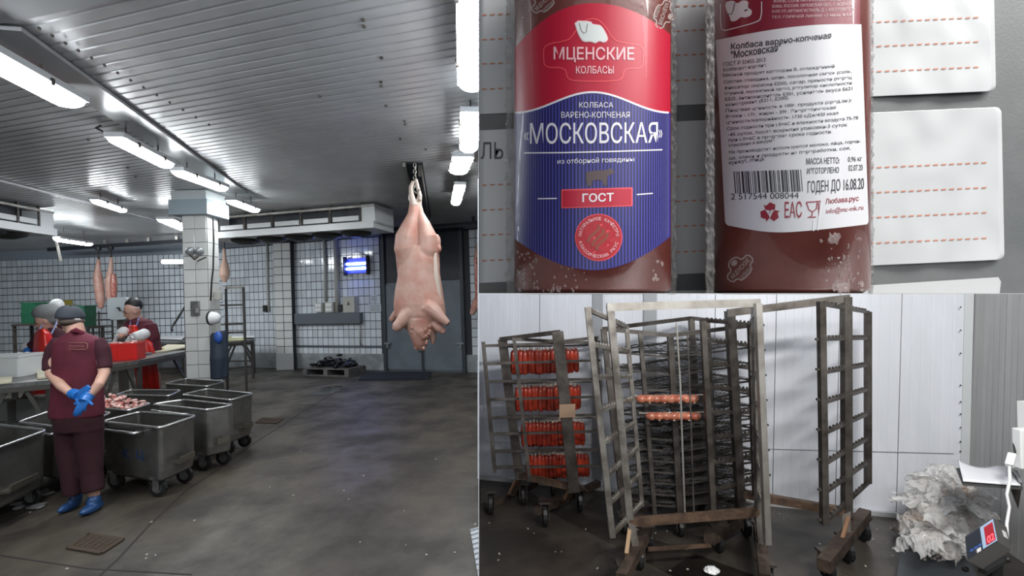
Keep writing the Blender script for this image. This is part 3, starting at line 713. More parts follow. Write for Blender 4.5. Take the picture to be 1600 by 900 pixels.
# green crates behind worker one
def crate(c, size, m, name, label, rot=None, grp=None, slots=True, wall_t=.02):
    sx, sy, sz = size; t = thing(name, c, label, 'crate', grp); rt = rot or Matrix.Identity(3); c = V(c)
    for nm, off, s_ in (('side_wall', (0, -sy / 2, sz / 2), (sx, wall_t, sz)), ('side_wall', (0, sy / 2, sz / 2), (sx, wall_t, sz)), ('end_wall', (-sx / 2, 0, sz / 2), (wall_t, sy, sz)), ('end_wall', (sx / 2, 0, sz / 2), (wall_t, sy, sz)), ('bottom', (0, 0, .01), (sx, sy, .02))):
        MB().box(c + rt @ V(off), s_, rt).build(nm, m, t)
    mb = MB()
    for s in (-1, 1): mb.box(c + rt @ V((0, sy / 2 * s, sz)), (sx + .03, .035, .03), rt).box(c + rt @ V((sx / 2 * s, 0, sz)), (.035, sy + .03, .03), rt)
    mb.build('rim', m, t)
    if slots:
        mb = MB()
        for k in range(8): mb.box(c + rt @ V((-sx * .42 + sx * .12 * k, -sy / 2 - .008, sz * .5)), (.012, .015, sz * .9), rt)
        mb.build('rib', m, t)
    return t
m_green = M('green_plastic', (.01, .08, .04), .5); m_red = M('red_crate_plastic', (.75, .02, .015), .4)
for i, (u, v) in enumerate(((54, 505), (54, 489))):
    c = D(u, v, 11.3); crate(c, (.3, .3, .235), m_green, 'green_crate', ('upper' if i else 'lower') + ' green crate stacked beside the hair-netted worker', grp='green crates')
for i, (u, v) in enumerate(((131, 510), (131, 494))):
    c = D(u, v, 11.3); crate(c, (.3, .3, .235), m_green, 'green_crate', ('upper' if i else 'lower') + ' green crate stacked right of the man in the cap', grp='green crates')
c = D(150, 508, 12.2); t = thing('equipment_cart', V((c.x, c.y, 0)), 'dark slatted equipment cart between the man and band saw', 'cart')
for k in range(5): MB().box(c + V((0, 0, -.35 + k * .16)), (.5, .4, .03)).build('shelf', m_darksteel, t)
for sx in (-1, 1):
    for sy in (-1, 1): MB().beam(V((c.x + .25 * sx, c.y + .2 * sy, 0)), V((c.x + .25 * sx, c.y + .2 * sy, c.z + .35)), .03, .03).build('post', m_darksteel, t)
c = D(53, 540, 9.5)
for (u, wdt) in ((54, .6), (131, .6)):
    q = D(u, 505 if u < 100 else 510, 11.3); tb = thing('low_stand', V((q.x, q.y, 0)), ('dark stand under the green crates ' + ('at the left wall' if u < 100 else 'behind the man')), 'stand', 'crate stands')
    MB().box(V((q.x, q.y, q.z - .027)), (wdt, .5, .05)).build('top', m_darksteel, tb)
    for sx in (-1, 1):
        for sy in (-1, 1): MB().beam(V((q.x + wdt * .45 * sx, q.y + .2 * sy, 0)), V((q.x + wdt * .45 * sx, q.y + .2 * sy, q.z - .04)), .05, .05).build('leg', m_darksteel, tb)
tag(MB().box(D(106, 473, 14.2), (.26, .03, .15)).build('yellow_notice', M('dull_yellow_card', (.35, .28, .05), .6), None), 'dull yellow card on the wall behind the cap', 'sign')
# red crate with meat, white crate at the left
rz_ = Matrix.Rotation(.28, 3, 'Z'); rc = P(186, 564, 1.0) + V((-.04, .17, .002))
crate(rc, (.42, .3, .25), m_red, 'red_crate', 'bright red plastic crate full of meat on the table', rz_)
mb = MB(); rm = random.Random(5)
for i in range(50):
    p = rc + rz_ @ V((rm.uniform(-.17, .17), rm.uniform(-.12, .12), rm.uniform(.18, .27)))
    mb.ball(p, (rm.uniform(.03, .07), rm.uniform(.02, .035), rm.uniform(.015, .028)), 7, 5, Matrix.Rotation(rm.uniform(0, 3), 3, 'Z'))
tag(mb.build('meat_cuts', M('bright_meat', (.62, .2, .18), .35, c2=(.8, .6, .55), sc=14, lo=.45, hi=.58), None, smooth=True, kind='stuff'), 'heap of red and white meat cuts in the red crate', 'meat')
wc = P(-24, 592, TZ) + V((0, .22, .002)); m_wcr = M('translucent_white_crate', (.66, .68, .67), .4)
crate(wc, (.72, .42, .27), m_wcr, 'white_crate', 'large white plastic crate on the left table', Matrix.Rotation(.12, 3, 'Z'), slots=False)
MB().box(P(15, 560, TZ + .16), (.05, .01, .02))
def heap(name, label, spots, m, rr=(.03, .07), n=14, rem=.012, seed=3, zbase=None):
    mb = MB(); q = random.Random(seed)
    for (u, v, z, sp) in spots:
        c = P(u, v, z); zb = zbase or z
        for i in range(n * (3 if zbase else 1)):
            mb.ball(c + V((q.gauss(0, sp), q.gauss(0, sp * .5), (abs(q.gauss(0, sp * .35)) if not zbase else -q.uniform(0, max(.01, z - zb - .02))))), (q.uniform(*rr), q.uniform(rr[0], rr[1] * .7), q.uniform(rr[0] * .6, rr[1] * .5)), 7, 5, Matrix.Rotation(q.uniform(0, 3), 3, 'Z'))
    return tag(mb.build(name, m, None, remesh=rem, sm=1, kind='stuff'), label, 'meat')
m_mix = M('pork_trimmings', (.62, .22, .19), .35, c2=(.78, .62, .56), sc=11, lo=.42, hi=.56)
heap('meat_trimmings', 'pale pork trimmings heaped behind the white crate', [(4, 556, 1.17, .09), (20, 555, 1.16, .07), (33, 552, 1.2, .06)], m_mix, zbase=.95)
heap('pork_leg', 'pale piece of pork lying at the end of the white crate', [(46, 583, TZ, .05), (51, 579, TZ + .03, .05), (45, 573, TZ + .1, .045)], M('pale_pork_mix', (.75, .55, .48), .4, c2=(.66, .3, .26), sc=12, lo=.5, hi=.65), n=12)
heap('pork_pieces', 'pale pork pieces before the worker with white gloves', [(167, 549, 1.13, .07), (177, 547, 1.15, .06)], M('pale_pork_mix2', (.78, .66, .6), .4, c2=(.62, .28, .25), sc=12, lo=.5, hi=.65), n=10, zbase=1.0)
# clutter below the tables
for i, (u, v, Y, sz_) in enumerate(((18, 630, 7.3, .22), (36, 640, 7.4, .2), (20, 612, 7.6, .2), (130, 610, 9, .3), (275, 560, 9.4, .25), (250, 572, 9, .2))):
    c = D(u, v, Y); c.z = max(c.z, .15)
o = table([V((-7.5, 6.3, .35)), V((-6.3, 6.3, .35)), V((-6.3, 6.8, .35)), V((-7.5, 6.8, .35))], .35, 'low dark bench beneath the left butcher table', brace=False)
for i, (x, s_) in enumerate(((-7.3, .3), (-6.92, .26), (-6.52, .3))):
    tag(MB().box(V((x, 6.55, .35 + s_ / 2)), (.28, .3, s_)).build('storage_box', M('grey_storage_box', (.2, .2, .19), .6), None, bevel=.01), ('first', 'second', 'third')[i] + ' grey box from the left on the low bench', 'box', 'boxes below the table')
for i, (x, y_) in enumerate(((-6.0, 7.9), (-5.45, 8.2))):
    crate((x, y_, 0), (.45, .4, .3), M('dark_grey_crate', (.06, .065, .07), .6), 'floor_crate', ('left' if i == 0 else 'right') + ' dark crate on the floor beneath the red crate table', grp='dark floor crates')
# ---------------------------------------------------------------- people
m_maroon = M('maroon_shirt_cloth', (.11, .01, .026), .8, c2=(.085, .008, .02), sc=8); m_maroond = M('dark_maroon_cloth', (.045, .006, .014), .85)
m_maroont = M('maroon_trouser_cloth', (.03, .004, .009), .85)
m_glove = M('blue_nitrile', (.02, .16, .52), .35, coat=.2); m_shoe = M('blue_shoe_cover', (.02, .07, .2), .35)
m_cap = M('dark_cap_cloth', (.035, .042, .055), .8); m_hair = M('grey_brown_hair', (.06, .045, .035), .8)
m_apron = M('red_vinyl_apron', (.66, .02, .012), .3, coat=.3); m_aprond = MC.get('x') or M('deep_red_vinyl', (.3, .008, .01), .4)
def limb(mb, pts, rs, n=12): return mb.tube(pts, rs, n)
def ell(mb, c, r, rot=None): return mb.ball(c, r, 16, 12, rot)
def hand(mb, wrist, palm, tips, spread, s=1.0, thumb=None, curl=None):
    """palm slab from wrist to palm centre, four unequal bent fingers towards tips, thumb from the side"""
    wrist, palm = V(wrist), V(palm); d = (palm - wrist); mb.tube([wrist, wrist.lerp(palm, .5), palm], [.028 * s, .035 * s, .036 * s], 10)
    sp = V(spread).normalized() * .02 * s; tips = V(tips)
    for i in range(4):
        k = i - 1.5; b0 = palm + sp * k * .95; Ln = (.9, 1.0, .95, .75)[i]; e = palm + (tips - palm) * Ln + sp * k * 1.15
        bend = V(curl) * s if curl else V((0, 0, 0)); m1 = b0.lerp(e, .4) + bend * .6; m2 = b0.lerp(e, .72) + bend * .7
        mb.tube([b0, m1, m2, e], [.0105 * s, .0098 * s, .009 * s, .0075 * s], 8)
    if thumb: t0 = wrist.lerp(palm, .4); th = V(thumb); mb.tube([t0, t0.lerp(th, .5) + sp * .2, th], [.014 * s, .012 * s, .0095 * s], 8)
    return mb

def head(t, c, s, face, hair_m=None, skin=m_skin, tilt=0):
    """head looking along the horizontal vector face"""
    f = V(face).normalized(); r_ = V((-f.y, f.x, 0)).normalized(); u_ = f.cross(r_) * -1; u_ = r_.cross(f) * -1
    u_ = f.cross(r_); 
    if u_.z < 0: u_ = -u_
    Mx = Matrix((r_, f, u_)).transposed(); c = V(c)
    def L(x, y, z): return c + Mx @ V((x * s, y * s, z * s))
    mb = MB(); ell(mb, L(0, -.008, .02), (.075 * s, .092 * s, .1 * s), Mx); ell(mb, L(0, .02, -.05), (.056 * s, .066 * s, .07 * s), Mx); ell(mb, L(0, .055, -.09), (.028 * s, .026 * s, .022 * s), Mx)
    mb.tube([L(0, .084, .02), L(0, .104, -.02), L(0, .088, -.03)], [.009 * s, .015 * s, .01 * s], 8)
    for k in (-1, 1):
        ell(mb, L(.078 * k, 0, -.005), (.009 * s, .02 * s, .032 * s), Mx); ell(mb, L(.03 * k, .074, .026), (.02 * s, .012 * s, .01 * s), Mx)
    ell(mb, L(0, .082, -.055), (.024 * s, .01 * s, .007 * s), Mx)
    return mb, L, Mx
def face_bits(t, L, Mx, s):
    for k in (-1, 1):
        MB().ball(L(.03 * k, .081, .012), (.011 * s, .008 * s, .007 * s), 10, 8, Mx).build('eye', M('dark_eye', (.02, .015, .012), .2), t, smooth=True)
        MB().tube([L(.014 * k, .09, .034), L(.03 * k, .09, .04), L(.047 * k, .08, .034)], .004 * s, 6).build('eyebrow', m_hair, t)
    MB().tube([L(-.024, .086, -.055), L(0, .094, -.053), L(.024, .086, -.055)], .0045 * s, 6).build('lips', M('lip_skin', (.4, .14, .12), .5), t, smooth=True)

# --- the man seen from behind
Y0 = 4.32; mt = thing('person', V((*P(137, 792, 0).xy, 0)), 'man seen from behind in maroon work clothes and dark cap, gloved hands clasped', 'person')
J = lambda u, v, dy=0: D(u, v, Y0 + dy)
body = MB()
hd, L, Mx = head(mt, J(110, 501, .04), 1.03, (-.62, .75, -.12))
body.v, body.f = hd.v, hd.f
limb(body, [J(115, 500, .02), J(119, 522, .02)], [.062, .07]); 
limb(body, [J(121, 530), J(122, 560), J(122, 600), J(122, 640)], [.08, .095, .09, .1]); limb(body, [J(121, 530), J(95, 538), J(84, 558)], [.06, .05, .045]); limb(body, [J(121, 530), J(150, 538), J(160, 558)], [.06, .05, .045])
limb(body, [J(84, 560), J(80, 584, -.03), J(96, 603, -.17), J(115, 618, -.21)], [.05, .045, .04, .03])
limb(body, [J(160, 560), J(163, 582, -.03), J(154, 601, -.17), J(141, 617, -.21)], [.05, .045, .04, .03])
for a, kx, f_ in ((108, 106, 113), (140, 142, 147)):
    limb(body, [J(a, 640), J(kx, 700), J(f_, 775)], [.09, .065, .045]); 
body.build('body', m_skin, mt, remesh=.012, sm=3)
face_bits(mt, L, Mx, 1.03)
# shirt
sh = MB()
def oval(c, rx, ry, n=20): return [c + V((math.cos(2 * math.pi * i / n) * rx, math.sin(2 * math.pi * i / n) * ry, 0)) for i in range(n)]
def loft(rings, cap=True):
    mb = MB(); n = len(rings[0])
    for r_ in rings: mb.v += r_
    for j in range(len(rings) - 1):
        for i in range(n): a_ = j * n + i; b_ = j * n + (i + 1) % n; mb.f.append((a_, b_, b_ + n, a_ + n))
    if cap: mb.f.append(tuple(range(n))); mb.f.append(tuple(range((len(rings) - 1) * n, len(rings) * n)))
    return mb
px = Y0 / F
spec = [(119, 517, 9, 9), (120, 521, 14, 12), (121, 526, 26, 15), (122, 533, 37, 19), (122, 545, 38, 21), (122, 565, 37, 22), (121, 590, 37, 22), (121, 615, 38, 22), (120, 640, 40, 24), (120, 651, 40, 24)]
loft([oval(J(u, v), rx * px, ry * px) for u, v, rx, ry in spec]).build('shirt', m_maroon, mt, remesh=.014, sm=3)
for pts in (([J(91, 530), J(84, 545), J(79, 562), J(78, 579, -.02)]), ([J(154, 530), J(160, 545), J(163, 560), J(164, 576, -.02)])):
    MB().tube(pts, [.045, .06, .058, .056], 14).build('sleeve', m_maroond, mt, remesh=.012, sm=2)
co_ = MB().tube([J(111, 519, -.02), J(119, 516, -.085), J(128, 520, -.03)], [.02, .026, .022], 10).tube([J(111, 519, -.02), J(113, 520, .08), J(128, 520, .06), J(128, 520, -.03)], .02, 8)
co_.build('collar', M('collar_maroon', (.16, .018, .042), .8), mt, remesh=.01, sm=1)
# embroidered outline on the back
def back(u, v, o=.012):
    # surface of the shirt at the back
    for i in range(len(spec) - 1):
        if spec[i][1] <= v <= spec[i + 1][1]: f_ = (v - spec[i][1]) / (spec[i + 1][1] - spec[i][1]); rx = spec[i][2] * (1 - f_) + spec[i + 1][2] * f_; ry = spec[i][3] * (1 - f_) + spec[i + 1][3] * f_
    x = max(-.95, min(.95, (u - 122) / rx)); return J(u, v, -ry * px * math.sqrt(1 - x * x) - o)
ol = [(104, 536), (134, 535.5), (137, 538), (136, 544), (133, 546), (104, 546), (101, 544), (101, 539), (104, 536)]
pts = []
for (u0, v0), (u1, v1) in zip(ol, ol[1:]):
    for k in range(4): pts.append(back(u0 + (u1 - u0) * k / 4, v0 + (v1 - v0) * k / 4, .004))
MB().tube(pts, .003, 5).build('back_emblem_outline', M('dull_gold_thread', (.28, .13, .1), .6), mt)
mb = MB()
for u in range(106, 133, 3): mb.tube([back(u, 539, .004), back(u + 1.6, 543, .004)], .0028, 5)
mb.build('back_emblem_letters', M('dull_maroon_thread', (.2, .06, .06), .6), mt)
# trousers
mb = loft([oval(J(121, 640), .2, .135), oval(J(122, 655), .205, .14), oval(J(124, 672), .2, .135)])
mb.tube([J(109, 655), J(108, 700, .01), J(112, 740), J(114, 772)], [.115, .1, .082, .078], 16).tube([J(138, 655), J(140, 700, .01), J(143, 740), J(146, 768, -.02)], [.115, .1, .085, .082], 16)
mb.build('trousers', m_maroont, mt, remesh=.014, sm=3)
for (u, v, du, dy, s) in ((115, 788, -4, .03, .75), (144, 785, 3, -.03, .95)):
    mb = MB(); c = V((*J(u, v, dy).xy, 0)); mb.ball(c + V((du * .004, -.02, .04)), (.05 * s, .12, .042), 14, 10).ball(c + V((0, .02, .09)), (.055 * s, .06, .06), 12, 10)
    mb.build('shoe_cover', m_shoe, mt, remesh=.01, sm=1)
# clasped gloves
g = MB(); hand(g, J(113, 613, -.19), J(123, 618, -.22), J(142, 607, -.22), V((.2, 0, 1)), 1.25, thumb=J(121, 628, -.23)); g.tube([J(112, 613, -.19), J(118, 619, -.21)], [.042, .04], 10)
g.build('glove', m_glove, mt, remesh=.0055, sm=1)
g = MB(); hand(g, J(140, 616, -.2), J(131, 628, -.25), J(123, 650, -.25), V((1, 0, .25)), 1.25, thumb=J(116, 632, -.25), curl=(0, -.012, 0)); g.tube([J(141, 614, -.2), J(134, 624, -.225)], [.042, .043], 10)
g.tube([J(134, 626, -.22), J(141, 629, -.24), J(145, 633, -.24)], [.02, .013, .011], 8)
g.build('glove', m_glove, mt, remesh=.0055, sm=1)
# cap and hair
cap = MB()
for j in range(9):
    t_ = math.pi / 2 * j / 8
    for i in range(24):
        a_ = 2 * math.pi * i / 24; cap.v.append(J(110, 497, .035) + V((math.cos(a_) * .093 * math.cos(t_ * .98) ** .7, math.sin(a_) * .11 * math.cos(t_ * .98) ** .7, .108 * math.sin(t_) - .008 * math.cos(a_))))
for j in range(8):
    for i in range(24): a_ = j * 24 + i; b_ = j * 24 + (i + 1) % 24; cap.f.append((a_, b_, b_ + 24, a_ + 24))
cap.build('cap', m_cap, mt, solid=.008, smooth=True)
MB().grid(lambda s, t: J(110, 499, .035) + V((math.cos(2.26 + (s - .5) * 1.9) * (.088 + .032 * t * math.cos((s - .5) * 2.6)), math.sin(2.26 + (s - .5) * 1.9) * (.103 + .032 * t * math.cos((s - .5) * 2.6)), .012 - .008 * t)), 12, 4).build('peak', m_cap, mt, solid=.006, smooth=True)
MB().tube([J(117, 499, -.09), J(125, 499, -.06)], .008, 6).build('cap_strap', M('strap_white', (.5, .5, .5), .5), mt)
mb = MB(); ell(mb, J(112.5, 503, .022), (.086, .103, .042)); mb.build('hair', m_hair, mt, remesh=.01, sm=1)

# --- worker one: hair net, red apron, behind the left table
Y1 = 7.75; w1 = thing('person', V((*P(75, 660, 0).xy, 0)), 'worker bending over the left table in grey hair net and red apron', 'person'); w1.location = (D(78, 500, Y1).x, Y1, 0); ORG[w1.name] = V(w1.location)
J = lambda u, v, dy=0: D(u, v, Y1 + dy); px = Y1 / F
body, L, Mx = head(w1, J(70, 502, -.05), 1.25, (-.6, -.65, -.5))
limb(body, [J(78, 505, .04), J(82, 518, .05)], [.065, .08]); limb(body, [J(83, 525, .05), J(84, 560, .0), J(80, 600, .05)], [.17, .2, .2])
limb(body, [J(62, 535), J(47, 546, -.1), J(43, 549, -.15)], [.06, .05, .04]); limb(body, [J(92, 540), J(78, 556, -.2), J(68, 553, -.22)], [.06, .05, .04])
for s in (-1, 1): limb(body, [J(78 + 9 * s, 600, .05), V((w1.location.x + .1 * s, Y1 + .05, .5)), V((w1.location.x + .1 * s, Y1 + .05, .05))], [.11, .08, .06])
body.build('body', m_skin, w1, remesh=.018, sm=2); face_bits(w1, L, Mx, 1.25)
mb = loft([oval(J(*a), b_ * px, c_ * px) for a, b_, c_ in (((80, 512, .02), 8, 8), ((81, 519, .02), 17, 14), ((80, 530, .02), 25, 20), ((80, 560, 0), 24, 22), ((78, 600, .05), 24, 22))])
mb.tube([J(65, 528), J(54, 540, -.08), J(44, 543, -.12)], [.12, .09, .07], 12).tube([J(96, 530), J(90, 550, -.1), J(80, 556, -.18)], [.1, .085, .07], 12)
mb.build('jacket', m_maroond, w1, remesh=.02, sm=3)
def sheet(J, cols, name, m, t, th=.012, fold=.012, nf=3, bulge=.13):
    """cloth hung from rows of (u_left,u_right,v,dy)"""
    def fn(s, q):
        k = q * (len(cols) - 1); i = min(int(k), len(cols) - 2); f_ = k - i; a_, b_ = cols[i], cols[i + 1]
        ul = a_[0] * (1 - f_) + b_[0] * f_; ur = a_[1] * (1 - f_) + b_[1] * f_; v = a_[2] * (1 - f_) + b_[2] * f_; dy = a_[3] * (1 - f_) + b_[3] * f_
        return J(ul + (ur - ul) * s, v, dy - math.sin(math.pi * s) * bulge + math.sin(s * nf * 6.28) * fold * q)
    return MB().grid(fn, 20, 22).build(name, m, t, solid=th, smooth=True)
sheet(J, [(60, 72, 514, -.14), (54, 80, 521, -.18), (52, 84, 538, -.2), (50, 96, 560, -.2), (45, 100, 590, -.16), (40, 98, 662, -.1)], 'apron', m_apron, w1)
MB().tube([J(58, 520, -.22), J(66, 508, -.12), J(74, 503, .08)], .012, 6).tube([J(80, 522, -.2), J(87, 508, -.08), J(90, 500, .02)], .012, 6).build('apron_strap', M('pale_blue_strap', (.3, .35, .6), .6), w1)
hn = MB().ball(J(73, 489, 0), (.18, .18, .145), 20, 14); hn.ball(J(80, 497, .03), (.13, .15, .12), 16, 12); hn.build('hair_net', M('grey_hair_net', (.22, .23, .235), .8, bump=.3, bsc=90), w1, remesh=.014, sm=2)
g = MB(); hand(g, J(42, 545, -.15), J(43, 552, -.2), J(47, 562, -.24), V((1, .2, 0)), 1.4, thumb=J(51, 554, -.24)); g.build('glove', m_glove, w1, remesh=.008, sm=1)
g = MB(); hand(g, J(73, 556, -.2), J(66, 556, -.24), J(54, 553, -.26), V((0, .4, 1)), 1.2, thumb=J(62, 550, -.26)); g.build('glove', m_glove, w1, remesh=.008, sm=1)
MB().tube([J(38, 538, -.12), J(41, 545, -.13), J(42, 548, -.14)], [.06, .085, .06], 12).build('oversleeve', M('grey_white_oversleeve', (.45, .47, .5), .6), w1, remesh=.014, sm=1)

# --- worker two: black knit cap, white oversleeves
Y2 = 8.7; w2 = thing('person', V((D(215, 500, Y2).x, Y2, 0)), 'worker in black knit cap and white oversleeves leaning over the red crate', 'person')
J = lambda u, v, dy=0: D(u, v, Y2 + dy); px = Y2 / F
body, L, Mx = head(w2, J(207, 487, -.05), 1.4, (-.5, -.75, -.35))
limb(body, [J(212, 492, .0), J(216, 503, .03)], [.07, .09]); limb(body, [J(218, 510, .05), J(224, 540, .05), J(228, 575, .05)], [.17, .18, .18])
limb(body, [J(232, 512), J(234, 535), J(215, 530, -.3)], [.08, .07, .05]); limb(body, [J(203, 508), J(195, 520, -.2), J(185, 527, -.35)], [.08, .07, .05])
for s in (-1, 1): limb(body, [J(228 + 8 * s, 575, .05), V((J(232, 575).x + .1 * s, Y2 + .05, .5)), V((J(232, 575).x + .1 * s, Y2 + .05, .05))], [.11, .08, .06])
body.build('body', m_skin, w2, remesh=.02, sm=2); face_bits(w2, L, Mx, 1.4)
mb = loft([oval(J(*a), b_ * px, c_ * px) for a, b_, c_ in (((213, 496, .02), 8, 8), ((216, 501, .03), 18, 14), ((220, 512, .05), 23, 19), ((226, 535, .05), 21, 20), ((230, 552, .05), 20, 19))])
mb.tube([J(234, 508), J(241, 528, -.03), J(230, 540, -.12)], [.11, .1, .08], 12).tube([J(204, 505), J(196, 515, -.12), J(192, 519, -.2)], [.09, .08, .07], 12)
mb.build('jacket', M('maroon_jacket_cloth', (.085, .008, .02), .8), w2, remesh=.02, sm=3)  # lighter maroon than the other workers' jackets
sheet(J, [(201, 214, 508, -.15), (201, 217, 522, -.17), (202, 238, 535, -.14), (207, 243, 555, -.13), (211, 247, 580, -.12), (214, 249, 608, -.1)], 'apron', m_apron, w2, bulge=.07)
MB().tube([J(203, 510, -.17), J(205, 500, -.1), J(210, 494, .02)], .014, 6).tube([J(213, 510, -.18), J(216, 501, -.12), J(216, 494, .0)], .014, 6).build('apron_strap', M('violet_strap', (.16, .15, .3), .6), w2)
cp = MB().ball(J(209, 477, 0), (.13, .14, .15), 18, 12); cp.build('knit_cap', m_black, w2, remesh=.012, sm=1)
MB().tube([J(200, 478, -.06), J(209, 481, -.12), J(218, 480, -.05)], .008, 6).build('cap_stripe', m_whitepl, w2)
m_ov = M('white_cotton_oversleeve', (.72, .73, .73), .8)
for pts, rs in (([J(228, 521, -.1), J(219, 525, -.22), J(208, 527, -.32)], [.1, .1, .08]), ([J(196, 516, -.16), J(190, 521, -.25), J(186, 524, -.3)], [.085, .09, .06])):
    MB().tube(pts, rs, 14).build('oversleeve', m_ov, w2, remesh=.014, sm=2)
g = MB(); hand(g, J(208, 527, -.32), J(203, 529, -.37), J(195, 534, -.4), V((.3, 0, 1)), 1.5, thumb=J(203, 522, -.4)); hand(g, J(187, 524, -.3), J(183, 527, -.34), J(176, 533, -.38), V((.3, 0, 1)), 1.5, thumb=J(178, 524, -.36))
g.build('cotton_gloves', m_ov, w2, remesh=.009, sm=1)
# --- worker three: only cap and shoulders show
Y3 = 9.3; w3 = thing('person', V((D(92, 500, Y3).x, Y3, 0)), 'worker in white cap almost hidden behind the hair-netted one', 'person')
J = lambda u, v, dy=0: D(u, v, Y3 + dy)
body, L, Mx = head(w3, J(89, 482), 1.2, (.2, 1, -.1)); limb(body, [J(90, 490), J(91, 505)], [.065, .08]); limb(body, [J(91, 512), J(92, 600)], [.16, .17])
for s in (-1, 1): limb(body, [J(92 + 6 * s, 600), V((J(92, 600).x + .1 * s, Y3, .02))], [.1, .06]); limb(body, [J(91 + 14 * s, 512), J(91 + 17 * s, 540), J(91 + 12 * s, 565)], [.07, .055, .045])
body.build('body', m_skin, w3, remesh=.025, sm=2); face_bits(w3, L, Mx, 1.2)
mb = loft([oval(J(91, v), a_ * .012, b_ * .012) for v, a_, b_ in ((500, 6, 6), (508, 15, 10), (540, 18, 13), (600, 18, 13))]); mb.build('jacket', m_maroond, w3, remesh=.025, sm=2)
cp = MB().ball(J(89, 476), (.11, .115, .115), 18, 12); cp.box(J(89, 484, .1), (.16, .1, .02)); cp.build('white_cap', m_whitepl, w3, remesh=.012, sm=2)

# ---------------------------------------------------------------- carcasses
def carcass_big():
    Yc = 6.3; J = lambda u, v, dy=0: D(u, v, Yc + dy); px = Yc / F
    t = thing('pig_carcass', J(655, 548), 'large pale pork carcass hanging by its hind legs from the ceiling rail', 'carcass', 'hanging carcasses')
    mb = MB()
    def O(u, v, rx, ry, dy=0): return oval(J(u, v, dy), rx * px, ry * px, 28)
    # hams
    mb.tube([J(646, 318, 0), J(645, 335), J(641, 352), J(636, 370), J(635, 390), J(638, 412)], [6 * px, 8 * px, 13 * px, 18 * px, 19 * px, 15 * px], 18)
    mb.tube([J(653, 318, .05), J(656, 335, .04), J(662, 352, .03), J(667, 370, .03), J(666, 392, .03), J(662, 415, .02)], [5 * px, 7 * px, 11 * px, 16 * px, 17 * px, 14 * px], 18)
    for v, u, rx, ry in ((395, 652, 31, 20), (420, 651, 30, 20), (445, 652, 32, 21), (470, 653, 35, 22), (485, 655, 36, 23), (500, 656, 34, 22)):
        mb.v += [];
    l_ = loft([O(651, 385, 22, 12), O(651, 405, 28, 17), O(651, 430, 29, 20), O(652, 455, 35, 22), O(655, 475, 40, 24), O(657, 492, 40, 24), O(656, 505, 30, 20), O(655, 515, 20, 15)])
    mb.add(l_.v, l_.f)
    # belly flap on the left and right
    mb.tube([J(626, 378, .05), J(624, 400, .08), J(628, 430, .08), J(627, 460, .06), J(631, 490, .05)], [7 * px, 6 * px, 7 * px, 9 * px, 8 * px], 10)
    mb.tube([J(676, 375, .08), J(679, 400, .08), J(679, 430, .06), J(684, 460, .05), J(690, 485, .04)], [9 * px, 8 * px, 9 * px, 9 * px, 6 * px], 10)
    mb.ball(J(622, 375, .05), (5 * px, 5 * px, 9 * px)).ball(J(683, 378, .06), (6 * px, 5 * px, 12 * px)).ball(J(687, 388, .05), (3 * px, 4 * px, 6 * px)).ball(J(619, 388, .05), (3 * px, 3 * px, 7 * px))
    # shoulders and front legs
    mb.tube([J(668, 480, -.1), J(683, 490, -.14), J(693, 500, -.16), J(701, 506, -.17)], [15 * px, 10 * px, 7 * px, 4.5 * px], 12)
    mb.tube([J(640, 488, -.1), J(630, 500, -.14), J(620, 511, -.16), J(617, 516, -.16)], [13 * px, 10 * px, 8 * px, 5 * px], 12)
    mb.tube([J(626, 486, .08), J(615, 496, .1), J(610, 501, .1)], [10 * px, 6 * px, 4 * px], 10)
    mb.tube([J(676, 505, -.06), J(688, 514, -.1), J(695, 520, -.1)], [8 * px, 7 * px, 4 * px], 10)
    # head and neck
    l_ = loft([O(655, 498, 26, 20, -.03), O(656, 512, 20, 17, -.05), O(656, 525, 15, 14, -.06), O(657, 538, 11, 10, -.06), O(657, 546, 5, 5, -.06)]); mb.add(l_.v, l_.f)
    mb.tube([J(650, 505, -.1), J(658, 520, -.14), J(663, 530, -.14)], [11 * px, 8 * px, 4 * px], 10).tube([J(674, 512, -.02), J(677, 528, -.02), J(676, 538, -.02)], [8 * px, 5 * px, 2.5 * px], 10)
    o = mb.build('carcass_body', m_pork, t, remesh=.012, sm=2)
    mb = MB(); q = random.Random(8)
    for i in range(60):
        v = q.uniform(508, 547); hw = 17 - (v - 508) * .25; u = 657 + q.uniform(-hw, hw); mb.ball(J(u, v, -.2 + (v - 508) * .0025 + q.uniform(0, .05)), (q.uniform(1.5, 3) * px, 2 * px, q.uniform(2, 4.5) * px), 7, 5)
    mb.build('cut_neck', M('raw_neck_meat', (.42, .16, .11), .35, c2=(.78, .55, .45), sc=20), t, remesh=.009, sm=1)
    mb = MB(); mb.tube([J(622, 395, -.02), J(626, 430, -.03), J(623, 460, -.03), J(628, 490, -.02)], [3 * px, 3 * px, 4 * px, 4 * px], 8)
    MB().tube([J(679, 395, -.0), J(681, 430, -.02), J(685, 460, -.03), J(690, 482, -.02)], [3.5 * px, 5 * px, 5 * px, 4 * px], 10).build('belly_fat', m_fat, t, remesh=.012, sm=2)
    mb.build('cut_belly_edge', M('raw_red_meat', (.33, .07, .05), .35, c2=(.5, .25, .2), sc=25), t, remesh=.01, sm=1)
    mb = MB()
    mb.tube([J(647, 322, 0), J(643, 305), J(642, 292), J(646, 283)], [7 * px, 4 * px, 3.5 * px, 3 * px], 8).tube([J(653, 322, .05), J(656, 305, .03), J(652, 290, .02), J(650, 280)], [6 * px, 3.5 * px, 3 * px, 2.5 * px], 8)
    for s in (-1, 1): mb.tube([J(640 if s < 0 else 657, 305), J(641 if s < 0 else 656, 313)], [2.5 * px, 3 * px], 6)
    mb.build('hind_shanks', m_fat, t, remesh=.009, sm=1)
    mb = MB()
